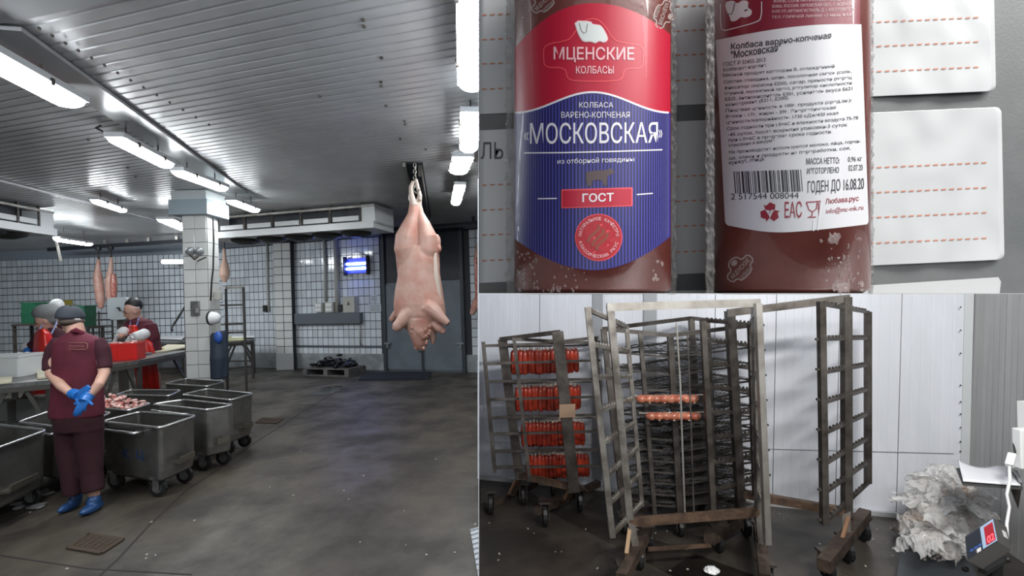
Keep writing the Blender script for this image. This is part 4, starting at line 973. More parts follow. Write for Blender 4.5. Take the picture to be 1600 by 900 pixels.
    for i in range(7):
        c = J(648 + (i % 2), 258 + i * 5, 0); rot_ = Matrix.Rotation(i * math.pi / 2, 3, 'Z')
        pts = [c + rot_ @ V((math.cos(a_) * .018, 0, math.sin(a_) * .03)) for a_ in [k * math.pi / 5 for k in range(11)]]
        mb.tube(pts, .006, 5)
    mb.tube([J(649, 290), J(645, 297), J(651, 302), J(656, 296)], .012, 6)
    mb.build('hanging_chain', m_rackl, t)
carcass_big()
def half(name, pts, rs, label, Y, m, chain_top, red=None):
    J = lambda u, v, dy=0: D(u, v, Y + dy); px = Y / F
    mb = MB(); mb.tube([J(u, v) for u, v in pts], [r_ * px for r_ in rs], 14)
    t = thing(name, J(*pts[-1]), label, 'carcass', 'hanging carcasses')
    mb.build('meat', m, t, remesh=.015, sm=2)
    if red: MB().tube([J(u, v, -.09) for u, v, _ in red], [r_ * px for _, _, r_ in red], 8).build('cut_face', MC['raw_red_meat'], t, remesh=.014, sm=1)
    a_ = J(*pts[0]); b_ = J(*chain_top); MB().tube([a_, b_], .02, 6).build('hook', m_darksteel, t)
    MB().lathe(b_ - UP * .02, [(0, -.05), (.07, -.03), (.07, .05), (0, .07)], 10).build('trolley_hook', m_black, t)
half('pork_half', [(154, 405), (153, 422), (153, 432), (155, 450), (157, 470), (158, 482)], [2, 4, 6, 6.5, 6, 3], 'thin pork half hanging left of the pair on the back rail', 13.0, m_pork, (153.5, 388))
half('pork_half', [(174, 402), (173, 420), (171, 440), (172, 460), (173, 476)], [2, 3.5, 6, 5.5, 4], 'pork half with red cut face hanging right of the pair on the back rail', 13.0, m_pork, (173, 387), red=[(177, 428, 3), (178, 440, 4.5), (178, 455, 4.5), (178, 466, 3)])
half('pork_ham', [(335, 403), (337, 418), (338, 430), (337, 438)], [1.5, 4, 5, 2.5], 'reddish ham half hidden behind the pillar edge', 12.4, M('red_ham', (.6, .28, .22), .4), (334, 385))
half('pork_ham', [(350, 388), (351, 405), (351, 418), (351, 430), (351, 441)], [1.8, 3, 6.5, 7.5, 2.5], 'pale ham hanging right of the pillar', 12.4, M('pale_ham', (.72, .47, .36), .4), (350, 374))
half('pork_half', [(752, 370), (750, 395), (748, 430), (750, 455), (752, 480)], [3, 9, 7, 8, 6], 'carcass edge just showing at the right limit of the hall', 10.8, m_pork, (752, 345), red=[(743, 403, 3), (745, 430, 3.5), (746, 460, 4), (746, 485, 3)])
MB().tube([D(748, 470, 10.8), D(741, 482, 10.7), D(737, 492, 10.7)], [.14, .09, .05], 8).build('front_leg', m_pork, bpy.data.objects['pork_half.002'], remesh=.015, sm=1)
# ================================================================== SMOKE RACK CABIN
CH = 3.0
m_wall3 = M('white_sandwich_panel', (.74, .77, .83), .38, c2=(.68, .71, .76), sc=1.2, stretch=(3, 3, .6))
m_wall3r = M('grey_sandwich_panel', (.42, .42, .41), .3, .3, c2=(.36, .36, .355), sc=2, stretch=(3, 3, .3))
m_floor3 = M('wet_dark_floor', (.03, .026, .022), .42, c2=(.085, .07, .055), sc=1.6, bump=.3, bsc=8, detail=8, lo=.42, hi=.7, r2=.25)
def ray2(u, Y): d = D(u, 465, Y); return V((d.x, Y, 0))
A3 = P(748.6, 748, 0); C3 = P(1511, 818, 0); d3 = (C3 - A3).normalized(); n3 = V((d3.y, -d3.x, 0))
r3 = V((-.264, -.965, 0)).normalized(); E3 = C3 + r3 * 2.9
# floor of the cabin
a0, a1 = P(748.3, 1500, 0), P(748.3, 747, 0)
struct(MB().prism([a0, V((3.2, a0.y, 0)), E3, C3 + d3 * .05, a1 - n3 * .05], (0, 0, .004)), 'floor_cabin', m_floor3)
# thin wedge shaped partition between the hall and the cabin
pa = [D(747.5, 1600, 1.0), D(748.7, 1600, 1.0), D(748.7, 1600, 4.95), D(747.5, 1600, 4.95)]
def atz(u, Y, z):   # point on the plane of picture line u at depth Y and height z
    a = D(u, 400, Y); b_ = D(u, 700, Y); t_ = (z - a.z) / (b_.z - a.z); return a.lerp(b_, t_)
bt = [atz(u, Y, -.02) for u, Y in ((747.6, 1.0), (748.6, 1.0), (748.6, 4.95), (747.6, 4.95))]; tp = [atz(u, Y, CH) for u, Y in ((747.6, 1.0), (748.6, 1.0), (748.6, 4.95), (747.6, 4.95))]
struct(MB().add(bt + tp, [(3, 2, 1, 0), (4, 5, 6, 7), (0, 1, 5, 4), (1, 2, 6, 5), (2, 3, 7, 6), (3, 0, 4, 7)]), 'wall_partition', m_wall3)
def panel_wall(name, A, d, n, seams, mt, rib=.062, l0=.031, l1=.06):
    lean = lambda x: V((1, 0, 0)) * CH * (l0 + (l1 - l0) * x / seams[-1])
    w_ = struct(MB().prism([A - n * .06, A + d * seams[-1] - n * .06, A + d * seams[-1] - n * .02, A - n * .02], lean(0) + UP * CH), name, M('panel_core', (.3, .3, .3), .6), origin=A)
    for a_, b_ in zip(seams, seams[1:]):
        s0, s1 = a_ + .003, b_ - .003; k = max(2, int((s1 - s0) / rib)); pr = []
        for i in range(k):
            x0 = s0 + (s1 - s0) * i / k; x1 = s0 + (s1 - s0) * (i + 1) / k; g = .004
            pr += [(x0, -.002 if i else 0), (x0 + g, 0), (x1 - g, 0)]
        pr.append((s1, 0)); mb = MB()
        for x, h in pr: mb.v += [A + d * x + n * h + UP * .0, A + d * x + n * h + UP * CH + lean(x)]
        for i in range(len(pr) - 1): mb.f.append((2 * i, 2 * i + 2, 2 * i + 3, 2 * i + 1))
        mb.v += [A + d * s0 - n * .025, A + d * s0 - n * .025 + UP * CH + lean(s0), A + d * s1 - n * .025, A + d * s1 - n * .025 + UP * CH + lean(s1)]; L_ = len(mb.v); q = 2 * (len(pr) - 1)
        mb.f += [(L_ - 4, 0, 1, L_ - 3), (q, L_ - 2, L_ - 1, q + 1)]
        mb.build('wall_panel', mt, w_, fix=False)
    return w_
def s_at(u):
    dd = D(u, 700, 1) - V((0, 0, EYE)); dd.z = 0; M2 = Matrix(((dd.x, -d3.x), (dd.y, -d3.y))).inverted(); k = M2 @ Vector((A3.x, A3.y)); return k[1]
panel_wall('wall_cabin_back', A3, d3, n3, [-.02] + [s_at(u) for u in (840, 928, 1016, 1110, 1204, 1302, 1397, 1495)] + [(C3 - A3).length], m_wall3)
nr3 = V((r3.y, -r3.x, 0)); 
if nr3.x > 0: nr3 = -nr3
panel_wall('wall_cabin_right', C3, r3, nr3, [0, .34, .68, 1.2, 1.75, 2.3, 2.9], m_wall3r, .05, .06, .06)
def on3(u, v, off=0):
    d = D(u, v, 1.0) - V((0, 0, EYE)); t_ = (A3 + n3 * off - V((0, 0, EYE))).dot(n3) / d.dot(n3); return V((0, 0, EYE)) + d * t_
def onr(u, v, off=0):
    d = D(u, v, 1.0) - V((0, 0, EYE)); t_ = (C3 + nr3 * off - V((0, 0, EYE))).dot(nr3) / d.dot(nr3); return V((0, 0, EYE)) + d * t_
m_trim3 = M('grey_vertical_trim', (.33, .35, .37), .4, .3)
for u0, u1 in ((924, 939), (1003, 1023)):
    a_, b_ = on3(u0, 700), on3(u1, 700); a_.z = b_.z = .1
    struct(MB().prism([a_, b_, b_ + n3 * .02, a_ + n3 * .02], (.1, 0, CH - .2)), 'trim_3', m_trim3)
a_, b_ = on3(1494, 700), on3(1508, 700); a_.z = b_.z = 0
tr = struct(MB().prism([a_, b_, b_ + n3 * .008, a_ + n3 * .008], (.17, 0, CH)), 'trim_4', M('corner_flashing', (.62, .65, .66), .35))
mb = MB()
for v in (480, 516, 552, 602, 628, 647, 668, 690, 705): mb.ball(on3(1501, v, .01), .006, 6, 4)
mb.build('screw', m_darksteel, tr, kind='stuff')
a_, b_ = on3(750, 748), C3.copy()
struct(MB().prism([V((a_.x, a_.y, .004)), V((b_.x, b_.y, .004)), V((b_.x, b_.y, .004)) + n3 * .03, V((a_.x, a_.y, .004)) + n3 * .03], (0, 0, .035)), 'baseboard_cabin', M('base_channel', (.5, .52, .53), .4))
struct(MB().prism([on3(760, 691) , on3(1490, 709), on3(1490, 709) + n3 * .002, on3(760, 691) + n3 * .002], (0, 0, .004)), 'trim_5', m_trim3)
a1 = atz(748.6, 1.0, CH); a2 = atz(748.6, 4.9, CH)
struct(MB().prism([a1, V((3.2, 1.0, CH)), V((E3.x + .2, E3.y, CH)), V((C3.x, C3.y, CH)) + d3 * .1, a2], (0, 0, .06)), 'ceiling_cabin', m_wall3)
# the cabin's lamp
t = thing('cabin_lamp', (1.75, .95, 2.94), 'long lamp on the cabin ceiling above the racks', 'lamp')
MB().box((1.75, .95, 2.95), (1.1, .2, .08)).build('housing', m_lampb, t)

# ---------------------------------------------------------------- racks
def pt(q): return D(*q)
def bar(mb, a_, b_, w_=.035, h_=None): return mb.beam(pt(a_), pt(b_), w_, h_ or w_)
def lerp3(a_, b_, f): return tuple(x + (y_ - x) * f for x, y_ in zip(a_, b_))
def caster(t, q, r_=.075, m=m_black):
    q = V(q); f = MB().box(q + V((0, 0, r_ * 2 + .02)), (.09, .09, .015)).box(q + V((.03, 0, r_ * 1.4)), (.008, .06, r_ * 1.6)).box(q + V((-.03, 0, r_ * 1.4)), (.008, .06, r_ * 1.6)).build('caster', m_rack, t)
    MB().lathe(q + V((-.02, 0, r_)), [(0, 0), (r_ * .8, 0), (r_, .006), (r_, .034), (r_ * .8, .04), (0, .04)], 16, 'x').build('wheel', m, f)
def ladder(t, posts, rungs, ws, mts, teeth=True, rw=.022, name='rung'):
    """posts: list of ((u,v,Y) top, (u,v,Y) bottom); rungs: y at first and last post"""
    for (a_, b_), w_, m in zip(posts, ws, mts): bar(MB(), a_, b_, w_).build('post', m, t)
    for r_ in rungs:
        pts = []
        for k, (a_, b_) in enumerate((posts[0], posts[-1])):
            f = (r_[k] - a_[1]) / (b_[1] - a_[1]); pts.append(lerp3(a_, b_, f))
        p0, p1 = pt(pts[0]), pt(pts[1]); mb = MB().beam(p0, p1, rw, rw)
        if teeth:
            n = 14
            for i in range(1, n): q = p0.lerp(p1, i / n); mb.box(q + UP * (rw * .5 + .006), (.012, .012, .014))
        mb.build(name, mts[0], t)
# right rack
t4 = thing('smoke_rack', P(1300, 870, 0), 'tall empty wheeled smoke rack on the right, two ladder ends joined by beams', 'rack', 'smoke racks')
ladder(t4, [((1283, 471, 2.95), (1288, 819, 2.95)), ((1322, 464, 3.2), (1323, 806, 3.2)), ((1356, 487, 3.5), (1356, 755, 3.5))],
       [(475, 488), (530, 528.5), (582, 570), (629, 608), (677, 646), (725, 684), (770, 721), (816, 754)], [.038, .05, .036], [m_rack] * 3)
ladder(t4, [((1098, 497, 3.22), (1114, 800, 3.22)), ((1140, 486, 3.35), (1157, 792, 3.35)), ((1187, 503, 3.5), (1197, 772, 3.5))],
       [(501, 508), (532, 541), (566, 578), (604, 612), (643, 645), (683, 677), (724, 709), (766, 742)], [.035, .055, .035], [m_rack] * 3)
bar(MB(), (1137, 489, 3.35), (1326, 466, 3.2), .05, .05).build('top_beam', m_rack, t4); bar(MB(), (1157, 771, 3.35), (1323, 800, 3.2), .05, .05).build('bottom_beam', m_rust, t4)
bar(MB(), (1287, 884, 2.78), (1352, 803, 3.42), .07, .07).build('foot_beam', m_rust2, t4); bar(MB(), (1108, 841, 3.15), (1164, 808, 3.6), .07, .07).build('foot_beam', m_rust2, t4)
bar(MB(), (1327, 804, 3.18), (1314, 850, 3.0), .02).build('brace', M('bare_copper_brace', (.35, .2, .12), .5, .4), t4); bar(MB(), (1324, 800, 3.22), (1340, 822, 3.34), .02).build('brace', m_rust, t4)
bar(MB(), (1323, 800, 3.2), (1323, 838, 3.1), .045).build('leg', m_rack, t4); bar(MB(), (1157, 790, 3.35), (1140, 824, 3.36), .045).build('leg', m_rack, t4)
for u, v in ((1347, 845), (1322, 878), (1292, 905), (1122, 862), (1165, 838)): caster(t4, V((P(u, v, 0).x, P(u, v, 0).y, .004)))
for i in range(7):
    v = 508 + i * 39; MB().beam(D(1186 + i * 1.6, v, 3.5), D(1194 + i * 1.6, v, 3.5), .014, .014).build('peg', m_rack, t4)
    v = 530 + i * 47; MB().beam(D(1274 + i * .8, v, 2.95), D(1284 + i * .8, v, 2.95), .014, .014).build('peg', m_rack, t4)
# front rack with the pale top beam
t2 = thing('smoke_rack', P(1080, 880, 0), 'foremost smoke rack with bright worn top beam and rusty bottom beam', 'rack', 'smoke racks')
ladder(t2, [((918, 480, 2.88), (957, 839, 2.88)), ((953, 478, 3.06), (984, 815, 3.06)), ((979, 509, 3.28), (1003, 790, 3.28))],
       [(484, 511), (539, 549), (591, 589), (642, 623), (693, 661), (744, 700), (787, 742), (835, 786)], [.034, .044, .026], [M('half_worn_steel', (.33, .31, .28), .4, .7, c2=(.14, .125, .11), sc=6)] * 3)
ladder(t2, [((1184, 474, 2.85), (1199, 850, 2.85)), ((1180, 472, 3.06), (1186, 802, 3.06)), ((1172, 506, 3.26), (1180, 775, 3.26))],
       [(482, 508), (535, 546), (588, 584), (641, 622), (694, 660), (747, 698), (800, 736)], [.036, .04, .03], [m_rackl, MC['half_worn_steel'], m_rack])
bar(MB(), (948, 480, 3.06), (1186, 473, 3.06), .045, .05).build('top_beam', m_rackl, t2)
bar(MB(), (982, 816, 3.06), (1184, 800, 3.06), .05, .045).build('bottom_beam', m_rust, t2)
bar(MB(), (971, 905, 2.7), (1012, 828, 3.24), .06, .06).build('foot_beam', m_rust2, t2); bar(MB(), (1196, 905, 2.7), (1186, 822, 3.25), .06, .06).build('foot_beam', m_rust2, t2)
bar(MB(), (985, 820, 3.06), (979, 866, 2.9), .022).build('brace', M('bare_wood_brace', (.4, .27, .16), .6), t2); bar(MB(), (988, 820, 3.06), (996, 852, 3.05), .022).build('brace', MC['bare_wood_brace'], t2)
bar(MB(), (985, 815, 3.06), (992, 858, 3.0), .045).build('leg', m_rack, t2); bar(MB(), (1186, 800, 3.06), (1190, 850, 3.0), .045).build('leg', m_rack, t2)
for u, v in ((999, 888), (1012, 858), (976, 925), (1197, 925), (1189, 858)): caster(t2, V((P(u, v, 0).x, P(u, v, 0).y, .004)))
bar(MB(), (1012, 858, 3.1), (1110, 852, 3.15), .02).build('base_bar', m_rust, t2)
MB().tube([D(1057, 505, 3.07), D(1063, 600, 3.07), D(1066, 690, 3.07), D(1070, 800, 3.07)], .006, 6).build('hanging_rod', m_rackl, t2)
MB().tube([D(1074, 520, 3.07), D(1079, 640, 3.07), D(1084, 800, 3.07)], .005, 6).build('hanging_rod', m_rack, t2)
# rack with wire trays
t3 = thing('tray_rack', P(1080, 830, 0), 'dark rack full of wavy wire mesh trays behind the foremost rack', 'rack', 'smoke racks')
cor = [((943, 514, 3.68), (975, 806, 3.62)), ((1047, 524, 3.62), (1062, 812, 3.55)), ((1176, 508, 3.72), (1186, 792, 3.68)), ((1080, 497, 4.0), (1094, 770, 3.95))]
for a_, b_ in cor: bar(MB(), a_, b_, .042).build('post', m_rack, t3)
for (i, j, f, w_) in ((0, 1, .55, .03), (3, 2, .25, .04), (0, 1, .0, .03), (1, 2, .45, .03)):
    if f: a_ = lerp3(cor[i][0], cor[j][0], f); b_ = lerp3(cor[i][1], cor[j][1], f); bar(MB(), a_, b_, w_).build('post', m_rack, t3)
for i in range(4): bar(MB(), cor[i][0], cor[(i + 1) % 4][0], .03).build('top_bar', m_rack, t3); bar(MB(), cor[i][1], cor[(i + 1) % 4][1], .035).build('bottom_bar', m_rack, t3)
m_wire = M('dark_tray_wire', (.075, .07, .065), .45, .6)
qn = random.Random(3)
for lv in range(13):
    f = (.12, .215, .305, .385, .45, .51, .57, .63, .69, .75, .81, .87, .93)[lv]; c4 = [pt(lerp3(a_, b_, f)) for a_, b_ in cor]
    mb = MB()
    for i in range(4): mb.beam(c4[i], c4[(i + 1) % 4], .012, .013)
    tr = mb.build('tray_frame', m_rack, t3); mb = MB(); sg = .022 if lv > 0 else .03
    def wp(a_, b_): 
        p = c4[0].lerp(c4[1], a_).lerp(c4[3].lerp(c4[2], a_), b_); return p + UP * (.016 + sg * noise.noise(V((a_ * 5, b_ * 4, lv * 3.1))) - .03 * math.sin(math.pi * a_) * math.sin(math.pi * b_))
    for i in range(1, 22): mb.tube([wp(i / 22 + .012 * (-1) ** k, k / 7) for k in range(8)], .0032, 3, False)
    for i in range(1, 14): mb.tube([wp(k / 12, i / 14 + .015 * (-1) ** k) for k in range(13)], .0032, 3, False)
    mb.build('wire_mesh', m_wire, tr, kind='stuff')
for a_, b_ in cor: caster(t3, V((pt(b_).x, pt(b_).y, .004)), .06); 
mb = MB()
for a_, b_ in cor: q = pt(b_); mb.beam(q, V((q.x, q.y, .13)), .035, .035)
mb.build('foot_stub', m_rack, t3)
# left rack
t1 = thing('smoke_rack', P(850, 800, 0), 'left wheeled smoke rack loaded with rows of hanging red sausages', 'rack', 'smoke racks')
bar(MB(), (785, 530, 4.0), (812, 748, 4.0), .075, .05).build('post', m_rack, t1); bar(MB(), (871, 518, 3.7), (897, 768, 3.7), .085, .05).build('post', m_rack, t1)
bar(MB(), (803, 528, 3.82), (828, 752, 3.82), .028).build('post', m_rack, t1)
bar(MB(), (783, 530, 4.0), (873, 519, 3.7), .05, .035).build('top_beam', m_rack, t1)
bar(MB(), (812, 742, 4.0), (897, 762, 3.7), .05, .04).build('bottom_beam', m_rust, t1)
bar(MB(), (800, 530, 3.85), (935, 536, 4.05), .025).build('top_bar', m_rack, t1); bar(MB(), (800, 542, 4.3), (935, 527, 4.3), .025).build('top_bar', m_rack, t1)
LR = [(540, 533), (568, 562), (596, 591), (624, 619), (652, 647), (678, 673), (705, 701), (730, 727)]
for i, (yl, yr) in enumerate(LR):
    bar(MB(), (756 + i * 2, yl, 3.86), (938, yr + 1, 3.86), .018).build('rung', m_rack, t1)
    bar(MB(), (756 + i * 2, yl + 1, 4.28), (938 if i != 1 else 936, yr + 1, 4.28), .018).build('rung', m_rack, t1)
for Yq in (3.86, 4.28): 
    bar(MB(), (755, 534, Yq), (773, 738, Yq), .03).build('post', m_rack, t1); bar(MB(), (930, 526, Yq), (944, 736, Yq), .03).build('post', m_rack, t1)
bar(MB(), (757, 793, 4.05), (838, 755, 4.45), .05, .05).build('foot_beam', m_rust2, t1); bar(MB(), (838, 799, 3.7), (935, 755, 4.4), .05, .05).build('foot_beam', m_rust2, t1)
bar(MB(), (812, 745, 4.0), (800, 772, 4.15), .04).build('leg', m_rust, t1); bar(MB(), (897, 762, 3.7), (880, 782, 3.88), .04).build('leg', m_rust, t1)
bar(MB(), (808, 745, 4.0), (795, 772, 4.1), .016).build('brace', MC['bare_copper_brace'], t1); bar(MB(), (893, 758, 3.7), (882, 780, 3.8), .016).build('brace', MC['bare_copper_brace'], t1); bar(MB(), (900, 755, 3.7), (918, 768, 3.95), .016).build('brace', m_rust, t1)
for u, v in ((768, 803), (818, 789), (852, 822), (906, 799), (864, 774)): caster(t1, V((P(u, v, 0).x, P(u, v, 0).y, .004)), .085)
tg = MB(); tg.prism([D(874, 632, 3.66), D(899, 631, 3.66), D(899, 652, 3.66), D(874, 653, 3.66)], (0, .006, 0))
tag(tg.build('cardboard_tag', M('brown_cardboard', (.36, .24, .16), .7), None), 'blank brown cardboard tag fixed to the left rack post', 'tag')

# hanging sausages: one built, the others copied
m_saus = M('smoked_sausage_skin', (.48, .05, .02), .32, c2=(.34, .03, .014), sc=9, coat=.3, rnd=.25)
m_tie = M('pale_sausage_tie', (.6, .5, .4), .5)
def hang_proto():
    t = thing('hanging_sausage', (0, 0, 0), 'x', 'sausage')
    mb = MB(); pr = [(0, 0), (.012, .004), (.02, .018), (.0235, .05), (.0235, .165), (.02, .195), (.012, .208), (.004, .212)]
    mb.lathe((0, 0, -.212), pr, 12).build('casing', m_saus, t, smooth=True, origin=None)
    MB().lathe((0, 0, -.004), [(.004, 0), (.007, .006), (.004, .012), (.005, .03)], 6).build('tied_end', m_tie, t)
    return t
def copy_thing(t):
    c = t.copy(); COL.objects.link(c)
    for ch in [o for o in bpy.data.objects if o.parent == t and o != c]:
        k = ch.copy(); COL.objects.link(k); k.parent = c
    return c
ORD = 'first second third fourth fifth sixth seventh eighth ninth tenth eleventh twelfth thirteenth fourteenth fifteenth sixteenth seventeenth'.split()
proto = hang_proto(); kids = [o for o in COL.objects if o.parent == proto]; first = True
rows = [(797, 905, 548, 586, 'top'), (804, 909, 605, 643, 'second'), (812, 914, 661, 698, 'third'), (821, 921, 712, 748, 'lowest')]
for ri, (ua, ub, vt, vb, nm) in enumerate(rows):
    n = 17
    for rr_ in (0, 1):
        for i in range(n - rr_ * 3):
            u = ua + 5 + (ub - ua - 10) * (i + .5 * rr_) / (n - 1) + R.uniform(-.8, .8); Y = 4.02 + .1 * rr_ + .02 * math.sin(i * 1.7)
            q = D(u, vt + R.uniform(-1.5, 1.5) - (u - ua) * .03, Y); s_ = (vb - vt) * Y / F / .212
            if first: o = proto; first = False
            else:
                o = proto.copy(); COL.objects.link(o)
                for k in kids: kk = k.copy(); COL.objects.link(kk); kk.parent = o
            o.location = q; o.scale = (1, 1, s_); o.rotation_euler = (R.uniform(-.04, .04), R.uniform(-.04, .04), R.uniform(0, 6))
            pos = ('front' if rr_ == 0 else 'rear')
            o['label'] = '%s red sausage from the left in the %s line of the %s row' % (ORD[i], pos, nm); o['group'] = '%s line of sausages, %s row' % (pos, nm)
    for k in range(2):
        a_, b_ = D(ua - 6, vt - 6, 4.02 + .1 * k), D(ub + 18, vt - 9, 4.02 + .1 * k)
        tag(MB().tube([a_, b_], .008, 6).build('smoking_stick', m_rack, None), ('front' if k == 0 else 'rear') + ' metal stick carrying the %s row of sausages' % nm, 'stick', 'smoking sticks')
# plump sausage links on two sticks of the front racks
m_link = M('plump_sausage_skin', (.38, .1, .055), .28, c2=(.5, .2, .12), sc=18, coat=.4, rnd=.15)
for ri, (ua, ub, v, nn) in enumerate(((995, 1087, 622, 8), (1010, 1090, 649, 7))):
    Yl = 3.42
    tag(MB().tube([D(ua - 12, v - 3, Yl), D(ub + 18, v - 5, Yl)], .008, 6).build('smoking_stick', m_rack, None), ('upper' if ri == 0 else 'lower') + ' stick under the plump sausage links', 'stick', 'smoking sticks')
    for i in range(nn):
        u = ua + (ub - ua) * (i + .5) / nn; q = D(u, v, Yl - .03); px = Yl / F; rt = Matrix.Rotation(R.uniform(-.5, .5), 3, 'Y')
        t = thing('plump_sausage', q, '%s plump sausage link on the %s stick behind the front rack' % (('first', 'second', 'third', 'fourth', 'fifth', 'sixth', 'seventh', 'eighth')[i], 'upper' if ri == 0 else 'lower'), 'sausage', 'plump sausage links')
        mb = MB(); w_ = (ub - ua) / nn * px * .62
        mb.tube([q + rt @ V((x * w_, -.03 * math.cos(x * 1.2), y_ * .02)) for x, y_ in ((-1, .3), (-.6, .1), (0, 0), (.6, .1), (1, .3))], [.012, .026, .031, .026, .012], 12)
        mb.build('casing', m_link, t, smooth=True)
        MB().ball(q + V((0, -.045, -.016 - .006 * (i % 2))), (.008, .007, .007), 8, 6).build('tied_end', m_tie, t)

# ---------------------------------------------------------------- film heap, scale, clipboard shelf
m_film = M('crumpled_clear_film', (.84, .84, .83), .16, c2=(.7, .66, .6), sc=6, lo=.45, hi=.75, alpha=.5, coat=1, bump=.8, bsc=70)
m_film2 = M('brown_tinged_film', (.62, .5, .42), .25, c2=(.82, .8, .78), sc=9, alpha=.6, coat=.7, bump=.8, bsc=70)
def crumple(mb, c, r_, seed, amp=.5, sc=6.0, nu=110, nv=70):
    c = V(c); b_ = len(mb.v)
    for j in range(nv + 1):
        t_ = math.pi * j / nv
        for i in range(nu):
            a_ = 2 * math.pi * i / nu; n_ = V((math.sin(t_) * math.cos(a_), math.sin(t_) * math.sin(a_), math.cos(t_)))
            p = n_ * 1.0; s0 = V((seed, seed * 2, 0)); k = 0; f_ = 1.2; am = 1
            for o in range(5): k += am * (1 - 2 * abs(noise.noise(p * f_ * sc / 3 + s0))); f_ *= 2.0; am *= .5
            q = c + V((n_.x * r_[0], n_.y * r_[1], n_.z * r_[2])) * (.72 + amp * k * .5); q.z = max(q.z, .01 + .01 * abs(n_.x)); mb.v.append(q)
    for j in range(nv):
        for i in range(nu): a_ = b_ + j * nu + i; e_ = b_ + j * nu + (i + 1) % nu; mb.f.append((a_, a_ + nu, e_ + nu, e_))
t = thing('film_heap', P(1465, 855, 0), 'heap of crumpled clear plastic film against the cabin corner', 'film')
pc = lambda u, v, Y: D(u, v, Y)
for nm, m, bs_ in (('film_core', m_film2, [((1478, 810, 3.22), (.19, .12, .14), 1.3), ((1444, 832, 3.15), (.11, .1, .07), 2.2), ((1492, 770, 3.26), (.1, .07, .1), 3.3)]),):
    mb = MB()
    for q, r_, sd_ in bs_: crumple(mb, pc(*q), r_, sd_, nu=60, nv=40)
    mb.build(nm, m, t, smooth=True, kind='stuff')
qf = random.Random(31)
def film(name, m, u, v, Y, sz, seed, dome=.5, n=44):
    """one crumpled sheet of film draped around a point of the heap"""
    c = D(u, v, Y); ax = Matrix.Rotation(qf.uniform(0, 6.28), 3, 'Z') @ Matrix.Rotation(qf.uniform(-.5, 1.3), 3, 'X'); k0 = V((seed * 1.7, seed * .6, 0)); amp = sz * .2
    def fn(s, q):
        x, y_ = s - .5, q - .5; p = V((x * sz, y_ * sz * .8, -dome * sz * (x * x + y_ * y_) * 1.6)); e = V((s * 2.6, q * 2.6, 0)) + k0
        rg = lambda o, f_: 1 - 2 * abs(noise.noise(e * f_ + V((o, 0, o))))
        p += V((rg(1, 1.0) * .7 + rg(2, 2.3) * .35, rg(3, 1.1) * .7 + rg(4, 2.5) * .35, rg(5, 1.0) * 1.0 + rg(6, 2.2) * .5 + rg(7, 5) * .22)) * amp * .8
        w_ = c + ax @ p; w_.z = max(w_.z, .012 + .015 * abs(noise.noise(e * 4))); return w_
    MB().grid(fn, n, n).build(name, m, t, smooth=True, kind='stuff', fix=False)
for i, (u, v, Y, sz, br) in enumerate(((1470, 790, 3.12, .34, 0), (1490, 800, 3.15, .36, 0), (1450, 812, 3.08, .3, 0), (1468, 825, 3.0, .34, 0), (1498, 830, 3.05, .3, 0), (1432, 828, 3.08, .22, 0), (1446, 842, 2.98, .28, 0), (1508, 790, 3.2, .26, 0),
        (1483, 752, 3.22, .26, 0), (1478, 740, 3.26, .2, 0), (1494, 765, 3.18, .24, 1), (1458, 765, 3.2, .22, 0), (1448, 750, 3.28, .13, 1), (1425, 808, 3.15, .16, 1), (1470, 845, 2.95, .24, 0), (1500, 755, 3.24, .2, 1), (1444, 826, 3.05, .2, 1), (1476, 775, 3.14, .26, 0), (1512, 812, 3.15, .22, 0), (1436, 795, 3.2, .2, 0))):
    film('brown_film_sheet' if br else 'film_sheet', m_film2 if br else m_film, u, v, Y, sz * 1.05, i + 1.5)
def tail(pts, w0, sd_):
    mb = MB(); ps = [P(u, v, 0) for u, v in pts]
    def fn(s, q):
        k = s * (len(ps) - 1); i = min(int(k), len(ps) - 2); p = ps[i].lerp(ps[i + 1], k - i); d = (ps[i + 1] - ps[i]).normalized(); n_ = V((-d.y, d.x, 0))
        return p + n_ * (q - .5) * w0 * (1 - .4 * abs(2 * s - 1)) + UP * (.03 + .045 * abs(noise.noise(V((s * 9, q * 5, sd_)))) * 2)
    return mb.grid(fn, 60, 24)
tail([(1500, 860), (1480, 872), (1455, 884), (1438, 888)], .16, 1).build('film_tail', m_film2, t, smooth=True, kind='stuff')
tail([(1470, 846), (1440, 852), (1418, 858)], .22, 5).build('film_tail', m_film, t, smooth=True, kind='stuff')
tail([(1440, 838), (1418, 836), (1396, 838)], .1, 9).build('film_tail', m_film2, t, smooth=True, kind='stuff')
# floor platform of the scale
t = thing('scale_platform', P(1460, 880, 0), 'grey weighing platform on the floor under the film heap', 'scale')
a_ = [P(1408, 861, .06), P(1512, 872, .06), P(1545, 935, .06), P(1396, 930, .06)]
MB().prism([V((p.x, p.y, .012)) for p in a_], (0, 0, .05)).build('plate', M('blue_grey_plate', (.07, .08, .09), .4, .2), t)
